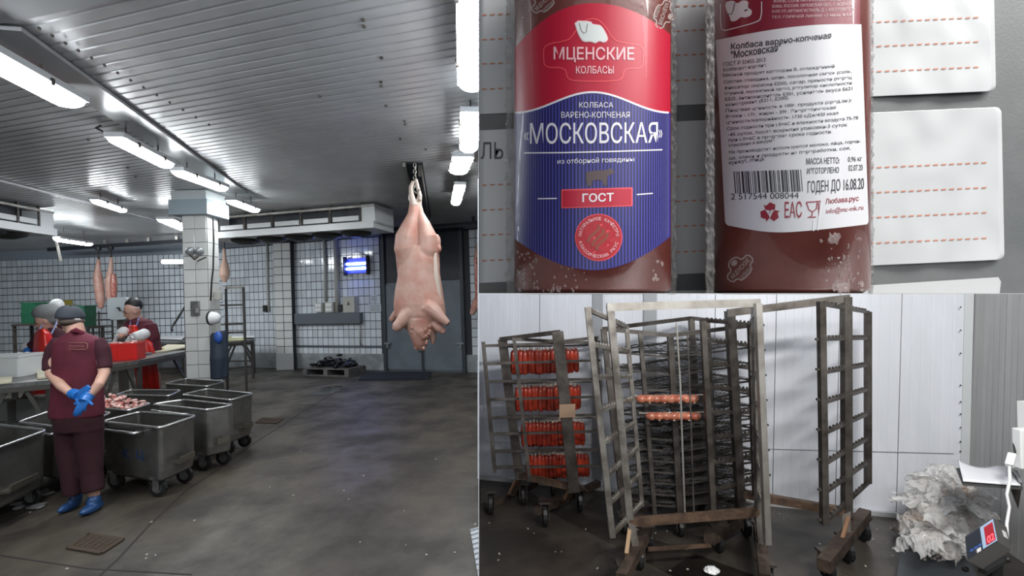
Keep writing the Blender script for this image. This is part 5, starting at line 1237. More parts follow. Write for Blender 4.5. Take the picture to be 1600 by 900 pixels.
# scale display on its post
Ys = 2.2; fq = [D(1507, 838, 2.12), D(1551, 808, 2.24), D(1559, 846, 2.2), D(1510, 876, 2.08)]
ex = D(1573, 823, 2.32) - D(1551, 808, 2.24)
cb = sum(fq, V()) / 4
t = thing('scale_display', V((cb.x + .05, cb.y + .08, 0)), 'tilted grey scale display with red digits on a black post', 'scale')
MB().prism(fq, ex).build('case', M('grey_case_metal', (.13, .125, .12), .4, .3), t, bevel=.004)
fn_ = (fq[1] - fq[0]).cross(fq[3] - fq[0]).normalized()
if fn_.y > 0: fn_ = -fn_
def fp(s, q, o=.002): return fq[0].lerp(fq[1], s).lerp(fq[3].lerp(fq[2], s), q) + fn_ * o
def patch(name, s0, q0, s1, q1, m, o): return MB().prism([fp(s0, q0, o), fp(s1, q0, o), fp(s1, q1, o), fp(s0, q1, o)], fn_ * .0015).build(name, m, t)
patch('front_panel', .03, .03, .97, .97, M('dark_blue_panel', (.02, .025, .04), .3), .001)
patch('screen_surround', .5, .04, .96, .92, M('pale_blue_print', (.4, .55, .75), .3), .003)
patch('screen', .6, .12, .9, .84, M('red_lit_screen', (.25, .01, .02), .3, emit=.35, ecol=(.6, .02, .04)), .005)
def ftext(s_, s0, q0, s1, q1, m, name, o=.007):
    vs, fs, x0, x1, y0, y1 = text_geo(s_, .02); MB().add([fp(s0 + (s1 - s0) * (v.x - x0) / (x1 - x0), q1 + (q0 - q1) * (v.y - y0) / (y1 - y0), o) for v in vs], fs).build(name, m, t, fix=False)
m_digit = M('lit_red_digit', (1, .1, .12), .4, emit=2.2, ecol=(1, .06, .08))
ftext('02', .63, .52, .87, .8, m_digit, 'digits')
for k in range(3): patch('key', .1 + k * .13, .64 - .0 * k, .19 + k * .13, .72, M('blue_key', (.05, .12, .4), .4), .004)
patch('key', .3, .78, .42, .92, m_whitepl, .004)
ln_ = (fq[1] + ex * .35).lerp(fq[2] + ex * .35, .35)
dy_ = fq[2] - fq[1]
MB().prism([fq[1] + ex * .5 + dy_ * .35 + V((.002, 0, .001)), fq[1] + ex * .75 + dy_ * .35 + V((.002, 0, .001)), fq[1] + ex * .8 + dy_ * .62 + V((.002, 0, .001)), fq[1] + ex * .55 + dy_ * .62 + V((.002, 0, .001))], V((.002, -.001, .001))).build('side_label', m_whitepl, t)
for q in (D(1508, 889, 2.2), D(1574, 874, 2.3)): MB().ball(q, .014, 12, 8).build('clamp_knob', m_black, t, smooth=True)
MB().beam(D(1555, 880, 2.28), D(1548, 980, 2.3), .05, .03).beam(D(1548, 980, 2.3), V((*D(1546, 1100, 2.3).xy, .0)), .05, .03).beam(D(1535, 893, 2.22), D(1572, 872, 2.32), .03, .02).build('post', m_black, t)
MB().box(V((*D(1546, 1100, 2.3).xy, .02)), (.24, .24, .03)).build('base', m_black, t)
# shelf with papers
t = thing('wall_shelf', D(1585, 765, 2.75), 'small dark shelf with bracket fixed to the grey cabin wall', 'shelf')
q0, q1, q2, q3 = D(1494, 731, 2.86), D(1504, 755, 2.6), D(1598, 762, 2.6), D(1590, 735, 2.9)
MB().prism([q0, q1, q2, q3], (0, 0, -.012)).build('board', M('dark_grey_shelf', (.07, .07, .07), .5), t)
MB().prism([D(1579, 765, 2.75), D(1596, 764, 2.72), D(1591, 796, 2.76)], (.012, .01, 0)).build('bracket', m_darksteel, t)
def pf(s, q):
    top = D(1497, 720, 2.9).lerp(D(1573, 731, 2.93), s); bot = D(1505, 753, 2.6).lerp(D(1595, 760, 2.6), s)
    return top.lerp(bot, q) + UP * (.004 - .03 * math.sin(math.pi * min(1, s * 1.25)) * (1 - q) * .9 + .0)
tag(MB().grid(pf, 20, 8).build('paper_sheets', M('white_paper', (.8, .82, .86), .6), None, solid=.006, smooth=True), 'curled white paper sheets lying on the small wall shelf', 'paper')
tag(MB().tube([D(1583, 735, 2.8), D(1590, 742, 2.7), D(1595, 754, 2.62)], .008, 8).build('pen', M('grey_pen', (.2, .2, .22), .4), None, smooth=True), 'grey pen at the right end of the paper sheets', 'pen')
tag(MB().tube([D(1577, 729, 2.56), D(1578, 750, 2.52), D(1573, 772, 2.5), D(1577, 792, 2.5), D(1573, 818, 2.46), D(1574, 845, 2.42)], .007, 8).build('white_cable', m_whitepl, None, smooth=True), 'white cable hanging from the plug down behind the scale', 'cable')
t = thing('plug', D(1579, 728, 2.6), 'white plug on the wall under the white box', 'plug')
MB().beam(D(1577, 728, 2.58), D(1582, 710, 2.62), .035, .03).build('plug_body', m_whitepl, t, bevel=.005)
MB().tube([D(1586, 712, 2.62), D(1584, 690, 2.64), D(1587, 672, 2.66)], .006, 6).build('lead', m_cable, t)
tag(MB().box(D(1604, 700, 2.62), (.11, .05, .215)).build('wall_box', m_whitepl, None, bevel=.006), 'white box on the cabin wall at the right frame edge', 'box')
tag(MB().box(D(1604, 650, 2.66), (.05, .05, .16)).build('cable_duct', m_whitepl, None), 'white duct above the wall box at the frame edge', 'duct')
# debris on the cabin floor
mb = MB(); q_ = random.Random(12)
for i in range(34):
    u = q_.uniform(760, 1420); v = q_.uniform(790, 895); c = P(u, v, 0); mb.box(c + UP * .006, (q_.uniform(.008, .02), q_.uniform(.005, .012), .004), Matrix.Rotation(q_.uniform(0, 3), 3, 'Z'))
tag(mb.build('floor_scraps', M('pale_scrap', (.4, .36, .3), .7), None, kind='stuff'), 'small pale scraps scattered on the wet cabin floor', 'scraps')
mb = MB(); crumple(mb, P(1112, 893, .01), (.05, .04, .03), 3.3, nu=32, nv=20)
tag(mb.build('paper_wad', m_whitepl, None, smooth=True), 'small crumpled white wad on the floor at the front rack', 'wad')
# ================================================================== DISPLAY BOARD WITH TWO SAUSAGES
YB = .2485
def CF(x, y, Y): return V((x * cr + y * sr, Y, EYE - x * sr + y * cr))     # camera aligned frame: x right, y up
def bpx(u, v, Y=YB): return D(u, v, Y)
YF = YB
tb = thing('label_board', D(1180, 458, YB + .004), 'dark grey hanging board carrying white label stickers', 'board')
m_board = M('dark_grey_board', (.105, .113, .113), .5, c2=(.125, .133, .133), sc=30, bump=.1, bsc=600)
MB().prism([bpx(748, 458), bpx(1750, 458), bpx(1750, -90), bpx(748, -90)], (0, .004, 0)).build('backing', m_board, tb)
MB().prism([D(748.6, 458.2, .175), D(1700, 458.2, .175), D(1700, 458.2, YB), D(748.6, 458.2, YB)], CF(0, -.00025, 0) - CF(0, 0, 0)).build('ledge', M('pale_ledge_steel', (.6, .6, .6), .4, .5), tb)
for x in (.03, .3): a_ = CF(x, .13, YB + .008); MB().tube([a_, V((a_.x, a_.y, ZC))], .003, 6).build('hanging_rod', m_darksteel, tb)
m_stick = M('white_sticker', (.5, .515, .52), .35)
m_dash = M('orange_dash_print', (.52, .2, .12), .6)
import itertools
def sticker(u0, u1, vt, vb, label, dashes, rad=10, txt=None):
    """vt, vb: top and bottom at u=1340; the print slopes like the photograph's"""
    sl = -.045
    def warp(u, v): 
        return .0017 * (noise.noise(V((u * .011, v * .009, 2.2))) + .45 * noise.noise(V((u * .026, v * .018, 5))) + 1.0) * min(1, max(0, (u - 1340) / 80)) + .0004
    def fn(s, q):
        v = vt + (vb - vt) * q; k = 0
        dv = min(v - vt, vb - v)
        if dv < rad: k = rad - math.sqrt(max(0, rad * rad - (rad - dv) ** 2))
        uu = u0 + (u1 - k + (v - 150) * .02 - u0) * s; vv = v + (uu - 1340) * sl
        return D(uu, vv, YB - warp(uu, vv))
    qs = MB(); nu = 90; vals = sorted(set([0, .004, .012, .025, .04] + [i / 50 for i in range(3, 48)] + [.96, .975, .988, .996, 1]))
    b_ = 0
    for q in vals:
        for i in range(nu + 1): qs.v.append(fn(i / nu, q))
    for j in range(len(vals) - 1):
        for i in range(nu): a_ = j * (nu + 1) + i; qs.f.append((a_, a_ + 1, a_ + nu + 2, a_ + nu + 1))
    o = qs.build('label_sticker', m_stick, None, smooth=True, solid=.00015); tag(o, label, 'sticker', 'label stickers on the board')
    mb = MB()
    for vd in dashes:
        u = u0 + 4
        while u < u1 - 28:
            vv = vd + (u - 1340) * sl; L_ = []
            for uu, v_ in ((u, vv), (u + 7.5, vv + 7.5 * sl), (u + 7.5, vv + 2.0 + 7.5 * sl), (u, vv + 2.0)): L_.append(D(uu, v_, YB - warp(uu, v_) - .0003))
            k = len(mb.v); mb.v += L_; mb.f.append((k, k + 1, k + 2, k + 3)); u += 12.6
    mb.build('dashed_lines', m_dash, o, kind='stuff', fix=False)
    if txt:
        s_, ua, ub, va, vb_ = txt; vs, fs, x0, x1, y0, y1 = text_geo(s_)
        MB().add([D(ua + (ub - ua) * (v.x - x0) / (x1 - x0), vb_ + (va - vb_) * (v.y - y0) / (y1 - y0), YB - .001) for v in vs], fs).build('lettering', M('dark_grey_print', (.06, .06, .065), .5), o, fix=False)
sticker(749, 1556, -60, 152, 'top label sticker on the board, cut by the upper frame edge', (0 - 4, 34.5, 72.5, 112))
sticker(749, 1564, 177, 416, 'middle label sticker on the board with four dashed lines', (262, 301, 340, 380), txt=('ЛЬ', 751, 786, 222, 248))
sticker(749, 1556, 447, 560, 'lowest label sticker on the board, only its top edge showing', ()) if False else None
lo = MB(); pts = [(749, 458.4), (1562, 458.4), (1564, 440), (1560, 433), (1340, 447), (1200, 452), (749, 458.3)]
o = lo.prism([D(u, v, YB - .0004) for u, v in pts], (0, .0002, 0)).build('label_sticker', m_stick, None); tag(o, 'lowest label sticker on the board, only its top edge showing', 'sticker', 'label stickers on the board')

def cyl(ul, ur, r_):
    a1_ = math.atan((ul - PX) / F); a2_ = math.atan((ur - PX) / F); h = (a2_ - a1_) / 2; d = r_ / math.sin(h); m_ = (a1_ + a2_) / 2
    return (d * math.sin(m_), d * math.cos(m_), r_)
def hit(c, u, v, off=0):
    cx, cy, r_ = c; r_ += off; k = (u - PX) / F; a_ = k * k + 1; b_ = -2 * (k * cx + cy); q = cx * cx + cy * cy - r_ * r_
    dsc = b_ * b_ - 4 * a_ * q; Y = (-b_ - math.sqrt(max(dsc, 0))) / (2 * a_); return D(u, v, Y)
def surf(c, fn, nu, nv, off, name, m, par, **k):
    return MB().grid(lambda s, q: hit(c, *fn(s, q), off), nu, nv).build(name, m, par, fix=False, smooth=True, **k)
def ctext(c, s_, u0, v0, w_, h_, m, name, par, off=.00022, bold=0, slope=0, arc=None, space=1.0, italic=0):
    """text with its lower left at pixel (u0,v0), w_ wide, h_ tall, set on the cylinder"""
    vs, fs, x0, x1, y0, y1 = text_geo(s_, bold, space); out = []
    for v in vs:
        s = (v.x - x0) / (x1 - x0); q = (v.y - y0) / (y1 - y0); u = u0 + w_ * s + italic * h_ * q; vv = v0 - h_ * q + slope * (u - u0)
        if arc: vv += arc * (4 * (s - .5) ** 2)
        out.append(hit(c, u, vv, off))
    return MB().add(out, fs).build(name, m, par, fix=False)
def cline(c, pts, wd, m, name, par, off=.0002, closed=False, kind=None):
    """flat printed line through pixel points"""
    if closed: pts = pts + [pts[0]]
    fine = []
    for a_, b_ in zip(pts, pts[1:]):
        n = max(1, int(math.hypot(b_[0] - a_[0], b_[1] - a_[1]) / 5))
        for i in range(n): fine.append((a_[0] + (b_[0] - a_[0]) * i / n, a_[1] + (b_[1] - a_[1]) * i / n))
    fine.append(pts[-1]); mb = MB(); N = len(fine)
    for i, p in enumerate(fine):
        q0_, q1_ = fine[max(0, i - 1)], fine[min(N - 1, i + 1)]
        if closed and i in (0, N - 1): q0_, q1_ = fine[-2], fine[1]
        dx, dy = q1_[0] - q0_[0], q1_[1] - q0_[1]; L_ = math.hypot(dx, dy) or 1; nx, ny = -dy / L_ * wd / 2, dx / L_ * wd / 2
        mb.v += [hit(c, p[0] + nx, p[1] + ny, off), hit(c, p[0] - nx, p[1] - ny, off)]
    for i in range(N - 1): mb.f.append((2 * i, 2 * i + 1, 2 * i + 3, 2 * i + 2))
    return mb.build(name, m, par, fix=False, kind=kind)
def cpoly(c, pts, m, name, par, off=.0002):
    mb = MB(); bm = bmesh.new(); vs = [bm.verts.new((p[0], -p[1], 0)) for p in pts]; bm.faces.new(vs); bmesh.ops.triangulate(bm, faces=bm.faces[:])
    bmesh.ops.subdivide_edges(bm, edges=bm.edges[:], cuts=2, use_grid_fill=True); bm.verts.index_update()
    mb.add([hit(c, v.co.x, -v.co.y, off) for v in bm.verts], [tuple(v.index for v in f.verts) for f in bm.faces]); bm.free()
    return mb.build(name, m, par, fix=False)
def smooth_poly(pts, it=2, closed=True):
    for _ in range(it):
        out = []; n = len(pts)
        for i in range(n if closed else n - 1):
            a_, b_ = pts[i], pts[(i + 1) % n]; out += [(a_[0] * .75 + b_[0] * .25, a_[1] * .75 + b_[1] * .25), (a_[0] * .25 + b_[0] * .75, a_[1] * .25 + b_[1] * .75)]
        pts = out
    return pts
m_meatc = M('brown_red_smoked_sausage', (.125, .028, .022), .33, c2=(.17, .045, .035), sc=60, coat=.35, bump=.2, bsc=260, lo=.35, hi=.7)
m_vac = M('crinkled_vacuum_film', (.32, .31, .3), .3, c2=(.2, .19, .18), sc=260, alpha=.32, bump=.5, bsc=420, coat=0)
m_frost = M('whitish_film_blister', (.45, .36, .34), .3, alpha=.4, bump=.7, bsc=500, coat=.3)
def chub(c, label):
    cx, cy, r_ = c; t = thing('smoked_sausage', CF(cx, (PY - 458) / F * cy, cy), label, 'sausage', 'two vacuum packed sausages')
    mb = MB(); prof = [(0, .0), (r_ * .9, 0), (r_, .002), (r_, .15), (r_ * .93, .163), (r_ * .6, .178), (.006, .186), (.004, .19), (.008, .2)]
    yb = (PY - 458.3) / F * (cy - r_); n = 72; b_ = 0
    for rr_, h in prof:
        for i in range(n): a_ = 2 * math.pi * i / n; mb.v.append(CF(cx + rr_ * math.cos(a_), yb + h, cy + rr_ * math.sin(a_)))
    for j in range(len(prof) - 1):
        for i in range(n): a_ = j * n + i; e_ = j * n + (i + 1) % n; mb.f.append((a_, e_, e_ + n, a_ + n))
    mb.build('casing', m_meatc, t, smooth=False).data.polygons.foreach_set('use_smooth', [True] * ((len(prof) - 1) * n))
    return t, yb
def film_strip(t, x0, x1, Y, yb, seed, thin=.0005):
    """flat crinkled edge of the vacuum pack"""
    def fn(s, q):
        e = .0008 * noise.noise(V((q * 30, seed, 0))) + .0004 * noise.noise(V((q * 120, seed, 3)))
        x = x0 + (x1 - x0) * s + e * s; return CF(x, yb + .16 * q, Y + .0012 * noise.noise(V((s * 3, q * 60, seed))) + .0006 * noise.noise(V((s * 9, q * 160, seed))))
    MB().grid(fn, 8, 240).build('vacuum_film_edge', m_vac, t, solid=thin, smooth=True, kind='stuff')
S1 = cyl(803, 1049, .0340); S2 = cyl(1113, 1361, .0303)
s1, yb1 = chub(S1, 'vacuum packed sausage with red and blue front label'); s2, yb2 = chub(S2, 'vacuum packed sausage turned to show its white information label')
def xat(u, Y): return (u - PX) / F * Y
film_strip(s1, xat(806, S1[1] - .004), xat(791, S1[1] - .004), S1[1] - .004, yb1, 1.0); film_strip(s1, xat(1044, S1[1] + .008), xat(1057, S1[1] + .008), S1[1] + .008, yb1, 2.0)
film_strip(s2, xat(1116, S2[1] - .012), xat(1103, S2[1] - .012), S2[1] - .012, yb2, 3.0); film_strip(s2, xat(1357, S2[1] + .010), xat(1364, S2[1] + .010), S2[1] + .010, yb2, 4.0)
# ---- front label
m_lred = M('label_red', (.46, .004, .03), .42, coat=.06); m_lblue = M('label_blue', (.026, .02, .235), .42, coat=.06); m_lstripe = M('label_dark_blue_stripe', (.012, .012, .055), .42, coat=.06); m_lpale = M('label_pale_line', (.15, .15, .5), .42, coat=.06)
m_lw = M('label_white_ink', (.78, .76, .8), .4); m_lpink = M('label_pink_ink', (.85, .5, .53), .4); m_lorange = M('label_coral_line', (.75, .07, .09), .4); m_lbrown = M('label_brown_ink', (.13, .07, .055), .4)
lw0, lw1 = 804.5, 1047.5
def ltop(u): x = (u - 926) / 121; return 5 + 62 * abs(x) ** 2.1 * (1.12 if x < 0 else .78)
def lmid(u): x = (u - 926) / 121; return 144 + 32 * (1 - math.cos(min(1, abs(x)) * math.pi)) / 2
def lbot(u): x = (u - 928) / 120; return 422 - 46 * abs(x) ** 1.9 * (1 if x < 0 else 1.15)
surf(S1, lambda s, q: ((u := lw0 + (lw1 - lw0) * s), ltop(u) + (lmid(u) - ltop(u)) * q), 80, 16, .00008, 'red_label_field', m_lred, s1)
surf(S1, lambda s, q: ((u := lw0 + (lw1 - lw0) * s), lmid(u) + (lbot(u) - lmid(u)) * q), 80, 16, .00008, 'blue_label_field', m_lblue, s1)
mb = MB(); us = 808; i = 0
for k in range(61):
    u = 926 + 121 * math.sin((k - 30) / 30 * 1.42); w_ = 1.7 * math.cos((k - 30) / 30 * 1.42) + .35
    for (a_, b_, mt_) in ((u - w_ / 2, u + w_ / 2, 0),):
        v0_, v1_ = lmid(u) + 3, lbot(u) - 1; n = len(mb.v)
        for j in range(9): v = v0_ + (v1_ - v0_) * j / 8; mb.v += [hit(S1, a_, v, .00012), hit(S1, b_, v, .00012)]
        for j in range(8): mb.f.append((n + 2 * j, n + 2 * j + 1, n + 2 * j + 3, n + 2 * j + 2))
mb.build('label_stripes', m_lstripe, s1, fix=False, kind='stuff')
mb = MB()
for k in range(60):
    u = 926 + 121 * math.sin((k - 29.5) / 30 * 1.42); w_ = .5
    v0_, v1_ = lmid(u) + 3, lbot(u) - 1; n = len(mb.v)
    for j in range(9): v = v0_ + (v1_ - v0_) * j / 8; mb.v += [hit(S1, u - w_ / 2, v, .00013), hit(S1, u + w_ / 2, v, .00013)]
    for j in range(8): mb.f.append((n + 2 * j, n + 2 * j + 1, n + 2 * j + 3, n + 2 * j + 2))
mb.build('label_pinstripes', m_lpale, s1, fix=False, kind='stuff')
cline(S1, [(u, lmid(u)) for u in range(805, 1048, 6)], 3.0, m_lw, 'label_wave_line', s1, .00018)
out = smooth_poly([(850, 69), (887, 64), (896, 54), (906, 38), (920, 29), (934, 30), (947, 42), (958, 62), (972, 67), (1005, 71), (1005, 90), (1004, 108), (975, 106), (973, 125), (950, 127), (905, 127), (886, 124), (884, 105), (851, 106), (849, 90)], 2)
cline(S1, out, 1.8, m_lorange, 'emblem_outline', s1, .00016, closed=True)
ctext(S1, 'МЦЕНСКИЕ', 865, 97, 126, 24, m_lpink, 'brand_lettering', s1, bold=.012, slope=.004)
for (a_, b_) in ((865, 877), (870, 884)): pass
ctext(S1, 'КОЛБАСЫ', 900, 115, 59, 12, m_lpink, 'brand_lettering', s1, bold=.01)
cow = smooth_poly([(898, 33), (924, 34), (925, 38), (932, 39), (938, 40), (943, 46), (949, 58), (948, 63), (942, 66), (936, 63), (930, 67), (923, 64), (913, 65), (908, 60), (903, 50)], 1)
cpoly(S1, [(926 + (a_ - 926) * 1.06, 49 + (b_ - 49) * 1.08) for a_, b_ in cow], m_lpink, 'emblem_border', s1, .00017); cpoly(S1, cow, M('emblem_white', (.68, .72, .7), .4), 'emblem_animal', s1, .00022)
cline(S1, [(905, 36), (908, 47), (912, 52), (916, 50), (918, 37)], .9, m_lbrown, 'emblem_line', s1, .00026)
ctext(S1, 'КОЛБАСА', 905, 168, 53, 8.5, m_lw, 'small_lettering', s1); ctext(S1, 'ВАРЕНО-КОПЧЕНАЯ', 877, 184, 107, 9.5, m_lw, 'small_lettering', s1)
ctext(S1, 'МОСКОВСКАЯ', 828, 225, 200, 33, m_lw, 'name_lettering', s1, bold=.005, slope=-.008)
ctext(S1, '«', 819, 219, 7, 12, m_lw, 'name_lettering', s1); ctext(S1, '»', 1029, 215, 6, 12, m_lw, 'name_lettering', s1)
cline(S1, [(819, 239), (880, 238.5), (960, 236.5), (1035, 234)], 2.0, m_lw, 'label_rule', s1)
ctext(S1, 'из отборной говядины', 871, 258, 120, 10, m_lw, 'small_lettering', s1, slope=-.03)
cpoly(S1, [(916, 269), (931, 266.5), (947, 266), (954, 262.5), (958, 266), (960, 270), (953, 273), (949, 276), (948, 290), (943, 290), (941, 282), (932, 281), (925, 283), (924, 291), (918, 290), (916, 281)], M('label_dim_brown', (.09, .06, .06), .4), 'bull_silhouette', s1, .0002)
def rrect(u0, v0, u1, v1, r_, sl=0): return [(x, y_ + sl * (x - u0)) for x, y_ in smooth_poly([(u0 + r_, v0), (u1 - r_, v0), (u1, v0), (u1, v0 + r_), (u1, v1 - r_), (u1, v1), (u1 - r_, v1), (u0 + r_, v1), (u0, v1), (u0, v1 - r_), (u0, v0 + r_), (u0, v0)], 2)]
cpoly(S1, rrect(877, 296, 988.5, 325.5, 4, -.03), m_lorange, 'badge_border', s1, .00019); cpoly(S1, rrect(879, 298, 986.5, 323.5, 4, -.03), m_lred, 'badge_field', s1, .00024)
ctext(S1, 'ГОСТ', 910, 316, 49, 13.5, m_lw, 'badge_lettering', s1, off=.0003, bold=.02, slope=-.03)
cline(S1, [(840, 310.5), (870, 310)], 1.8, m_lw, 'label_rule', s1); cline(S1, [(995, 304), (1020, 302)], 1.8, m_lw, 'label_rule', s1)
def circ(cx_, cy_, rx, ry, n=40): return [(cx_ + rx * math.cos(2 * math.pi * i / n), cy_ + ry * math.sin(2 * math.pi * i / n)) for i in range(n)]
cpoly(S1, circ(935.5, 371, 37, 37), m_lorange, 'seal_border', s1, .00019); cpoly(S1, circ(935.5, 371, 35.5, 35.5), M('seal_red', (.42, .008, .02), .42), 'seal_field', s1, .00024)
for dx, dy in ((0, 0), (-7, -6), (6, 6)):
    cline(S1, smooth_poly([(928 + dx, 388 + dy), (926 + dx, 379 + dy), (935 + dx, 371 + dy), (944 + dx, 363 + dy), (941 + dx, 354 + dy)], 2, False), 5, M('seal_brown', (.28, .05, .03), .4), 'seal_flame', s1, .0003)
def ring_text(s_, a0, a1, rr_, h_, flip=False):
    for i, ch in enumerate(s_):
        if ch == ' ': continue
        a_ = math.radians(a0 + (a1 - a0) * i / (len(s_) - 1)); vs, fs, x0, x1, y0, y1 = text_geo(ch, .01); out = []
        for v in vs:
            X = ((v.x - x0) / (x1 - x0) - .5) * h_ * .72; Yl = ((v.y - y0) / (y1 - y0) - .5) * h_
            if flip: X, Yl = -X, -Yl
            rr2 = rr_ + Yl; out.append(hit(S1, 935.5 + rr2 * math.cos(a_) - X * math.sin(a_) * -1 * -1, 371 - rr2 * math.sin(a_) - X * math.cos(a_) * 1 * -1 * -1, .0003) if False else hit(S1, 935.5 + rr2 * math.cos(a_) + X * math.sin(a_), 371 - rr2 * math.sin(a_) + X * math.cos(a_), .0003))
        MB().add(out, fs).build('seal_letter', m_lpink, s1, fix=False)
ring_text('НАТУРАЛЬНОЕ КАЧЕСТВО', 172, 8, 29.5, 5.2); ring_text('КЛАССИЧЕСКИЙ ВКУС', 196, 342, 29.5, 5.2, True)
# small stamped logos on the casings
m_stamp = M('stamped_grey_print', (.36, .29, .27), .4)
def stamp(c, t, u, v, k, ang_):
    ca, sa = math.cos(ang_), math.sin(ang_)
    def T(p): return (u + (p[0] * ca - p[1] * sa) * k, v + (p[0] * sa + p[1] * ca) * k)
    o_ = smooth_poly([(-22, -7), (-10, -7), (-9, -15), (0, -19), (9, -15), (10, -7), (22, -7), (22, 5), (12, 6), (11, 13), (-11, 13), (-12, 6), (-22, 5)], 1)
    cline(c, [T(p) for p in o_], 2.2 * k, m_stamp, 'stamp_outline', t, .0001, closed=True)
    for s_, x0_, y0_, w_, h_ in (('МЦЕНСКИЕ', -18, 4, 36, 8), ('КОЛБАСЫ', -9, 11, 18, 4.5)):
        vs, fs, a0_, a1_, b0_, b1_ = text_geo(s_, .02); MB().add([hit(c, *T((x0_ + w_ * (q.x - a0_) / (a1_ - a0_), y0_ - h_ * (q.y - b0_) / (b1_ - b0_))), .0001) for q in vs], fs).build('stamp_lettering', m_stamp, t, fix=False)
    cpoly(c, [T(p) for p in circ(0, -12, 5, 4, 10)], m_stamp, 'stamp_emblem', t, .0001)
stamp(S1, s1, 850, 3, 1.0, -.75); stamp(S1, s1, 1036, 22, 1.0, 1.9); stamp(S2, s2, 1157, 420, 1.12, -.82)
# whitish blisters under the film
rb = random.Random(21)
def blisters(c, t, boxes, n, s_):
    mb = MB()
    for _ in range(n):
        bx = boxes[rb.randrange(len(boxes))]; u = rb.uniform(bx[0], bx[2]); v = rb.uniform(bx[1], bx[3]); k = rb.uniform(.3, 1) * s_; pts = []
        m_ = 9; ph = rb.uniform(0, 6)
        for i in range(m_): a_ = 2 * math.pi * i / m_; q = k * (.5 + rb.random() * .8); pts.append(hit(c, u + q * .8 * math.cos(a_), min(457.5, v + q * 1.1 * math.sin(a_)), .00006))
        n0 = len(mb.v); mb.v.append(hit(c, u, min(457.3, v), .0003)); mb.v += pts
        for i in range(m_): mb.f.append((n0, n0 + 1 + i, n0 + 1 + (i + 1) % m_))
    mb.build('film_blisters', m_frost, t, smooth=True, kind='stuff', fix=False)
blisters(S1, s1, [(804, 395, 840, 455), (830, 415, 920, 455), (806, 380, 820, 450)], 60, 3.2); blisters(S1, s1, [(1020, 405, 1035, 455), (860, 448, 880, 456)], 14, 4); blisters(S1, s1, [(806, 2, 830, 60)], 14, 2)
blisters(S2, s2, [(1290, 365, 1345, 450)], 60, 3); blisters(S2, s2, [(1300, 440, 1325, 456), (1280, 368, 1308, 392)], 12, 10); blisters(S2, s2, [(1343, 440, 1352, 456)], 6, 5)
# ---- information label on the second sausage
m_lwhite = M('label_white_paper', (.66, .66, .68), .35, coat=.15); m_ldred = M('label_dark_red', (.2, .012, .03), .35, coat=.3); m_ink = M('black_print_ink', (.025, .025, .03), .5); m_rink = M('dark_red_ink', (.28, .015, .03), .4); m_dimw = M('dim_white_ink', (.6, .45, .46), .4)
def el(v): return 1118 + (v - 62) * .052
def er(v): return 1346 + (v - 40) * .037
def tb_(u): x = (u - 1118) / 228; return 62 - 26 * math.sin(min(1, x * 1.15) * math.pi / 2) + 2 * x
def bb_(u): x = (u - 1134) / 224; return 353 + 12 * math.sin(min(1, max(0, x) * 2.2) * math.pi / 2) - 20 * max(0, x - .2) ** 1.5
def lf(s, q):
    v = -10 + 380 * q; u = el(v) + (er(v) - el(v)) * s; t0_, t1_ = tb_(u), bb_(u); v2 = t0_ + (t1_ - t0_) * q
    k = 0
    if t1_ - v2 < 8: kk = 8 - (t1_ - v2); k = 8 - math.sqrt(max(0, 64 - kk * kk))
    a_, b_ = el(v2) + k, er(v2) - k * .5; return (a_ + (b_ - a_) * s, v2)
mb = MB(); nq = [i / 40 for i in range(39)] + [.98, .988, .994, .998, 1]
for q in nq:
    for i in range(61): mb.v.append(hit(S2, *lf(i / 60, q), .00012))
for j in range(len(nq) - 1):
    for i in range(60): a_ = j * 61 + i; mb.f.append((a_, a_ + 1, a_ + 62, a_ + 61))
mb.build('white_label_field', m_lwhite, s2, fix=False, smooth=True)
surf(S2, lambda s, q: ((u := 1116 + (1344 - 1116) * s), -40 + (tb_(max(1118, u)) + 40) * q), 60, 6, .0001, 'dark_red_label_field', m_ldred, s2)
cline(S2, smooth_poly([(1126, -6), (1126, 44), (1131, 48), (1140, 46), (1182, 35), (1190, 28), (1190, -6)], 1, False), 1.5, m_lwhite, 'emblem_frame', s2, .0002)
cpoly(S2, smooth_poly([(1132, 4), (1145, 0), (1152, 6), (1160, 0), (1170, 2), (1168, 12), (1175, 16), (1174, 24), (1164, 28), (1158, 26), (1150, 33), (1142, 34), (1140, 25), (1136, 20)], 1), m_lwhite, 'emblem_animal', s2, .0002)
cline(S2, [(1148, 4), (1146, 15), (1143, 22), (1137, 22)], 1.2, m_ink, 'emblem_line', s2, .00026); cline(S2, [(1163, 17), (1168, 15)], 2, m_ink, 'emblem_line', s2, .00026)
for i, (s_, u0_, v0_, w_) in enumerate((('ЖИРЫ, СОЛЬ НИТРИТНАЯ, ГОВЯДИНА,', 1208, 5, 120), ('303802, РОССИЯ, ОРЛОВСКАЯ ОБЛ., Г. МЦЕНСК,', 1206, 13, 126), ('Э-ИЛ: УЛ. АВТОМАГИСТРАЛЬ, Д. 1. ИЗГОТОВИТЕЛЬ', 1206, 21, 130), ('ТЕЛ. ГОРЯЧЕЙ ЛИНИИ +7 48646 ФАКС', 1206, 29, 130))):
    ctext(S2, s_, u0_, v0_, w_, 5.6, m_dimw, 'small_lettering', s2, off=.0002, slope=-.03)
ctext(S2, 'Колбаса варено-копченая', 1142, 80, 157, 12, m_ink, 'title_lettering', s2, bold=.02, slope=-.115)
ctext(S2, '"Московская"', 1142, 92, 78, 12, m_ink, 'title_lettering', s2, bold=.02, slope=-.16)
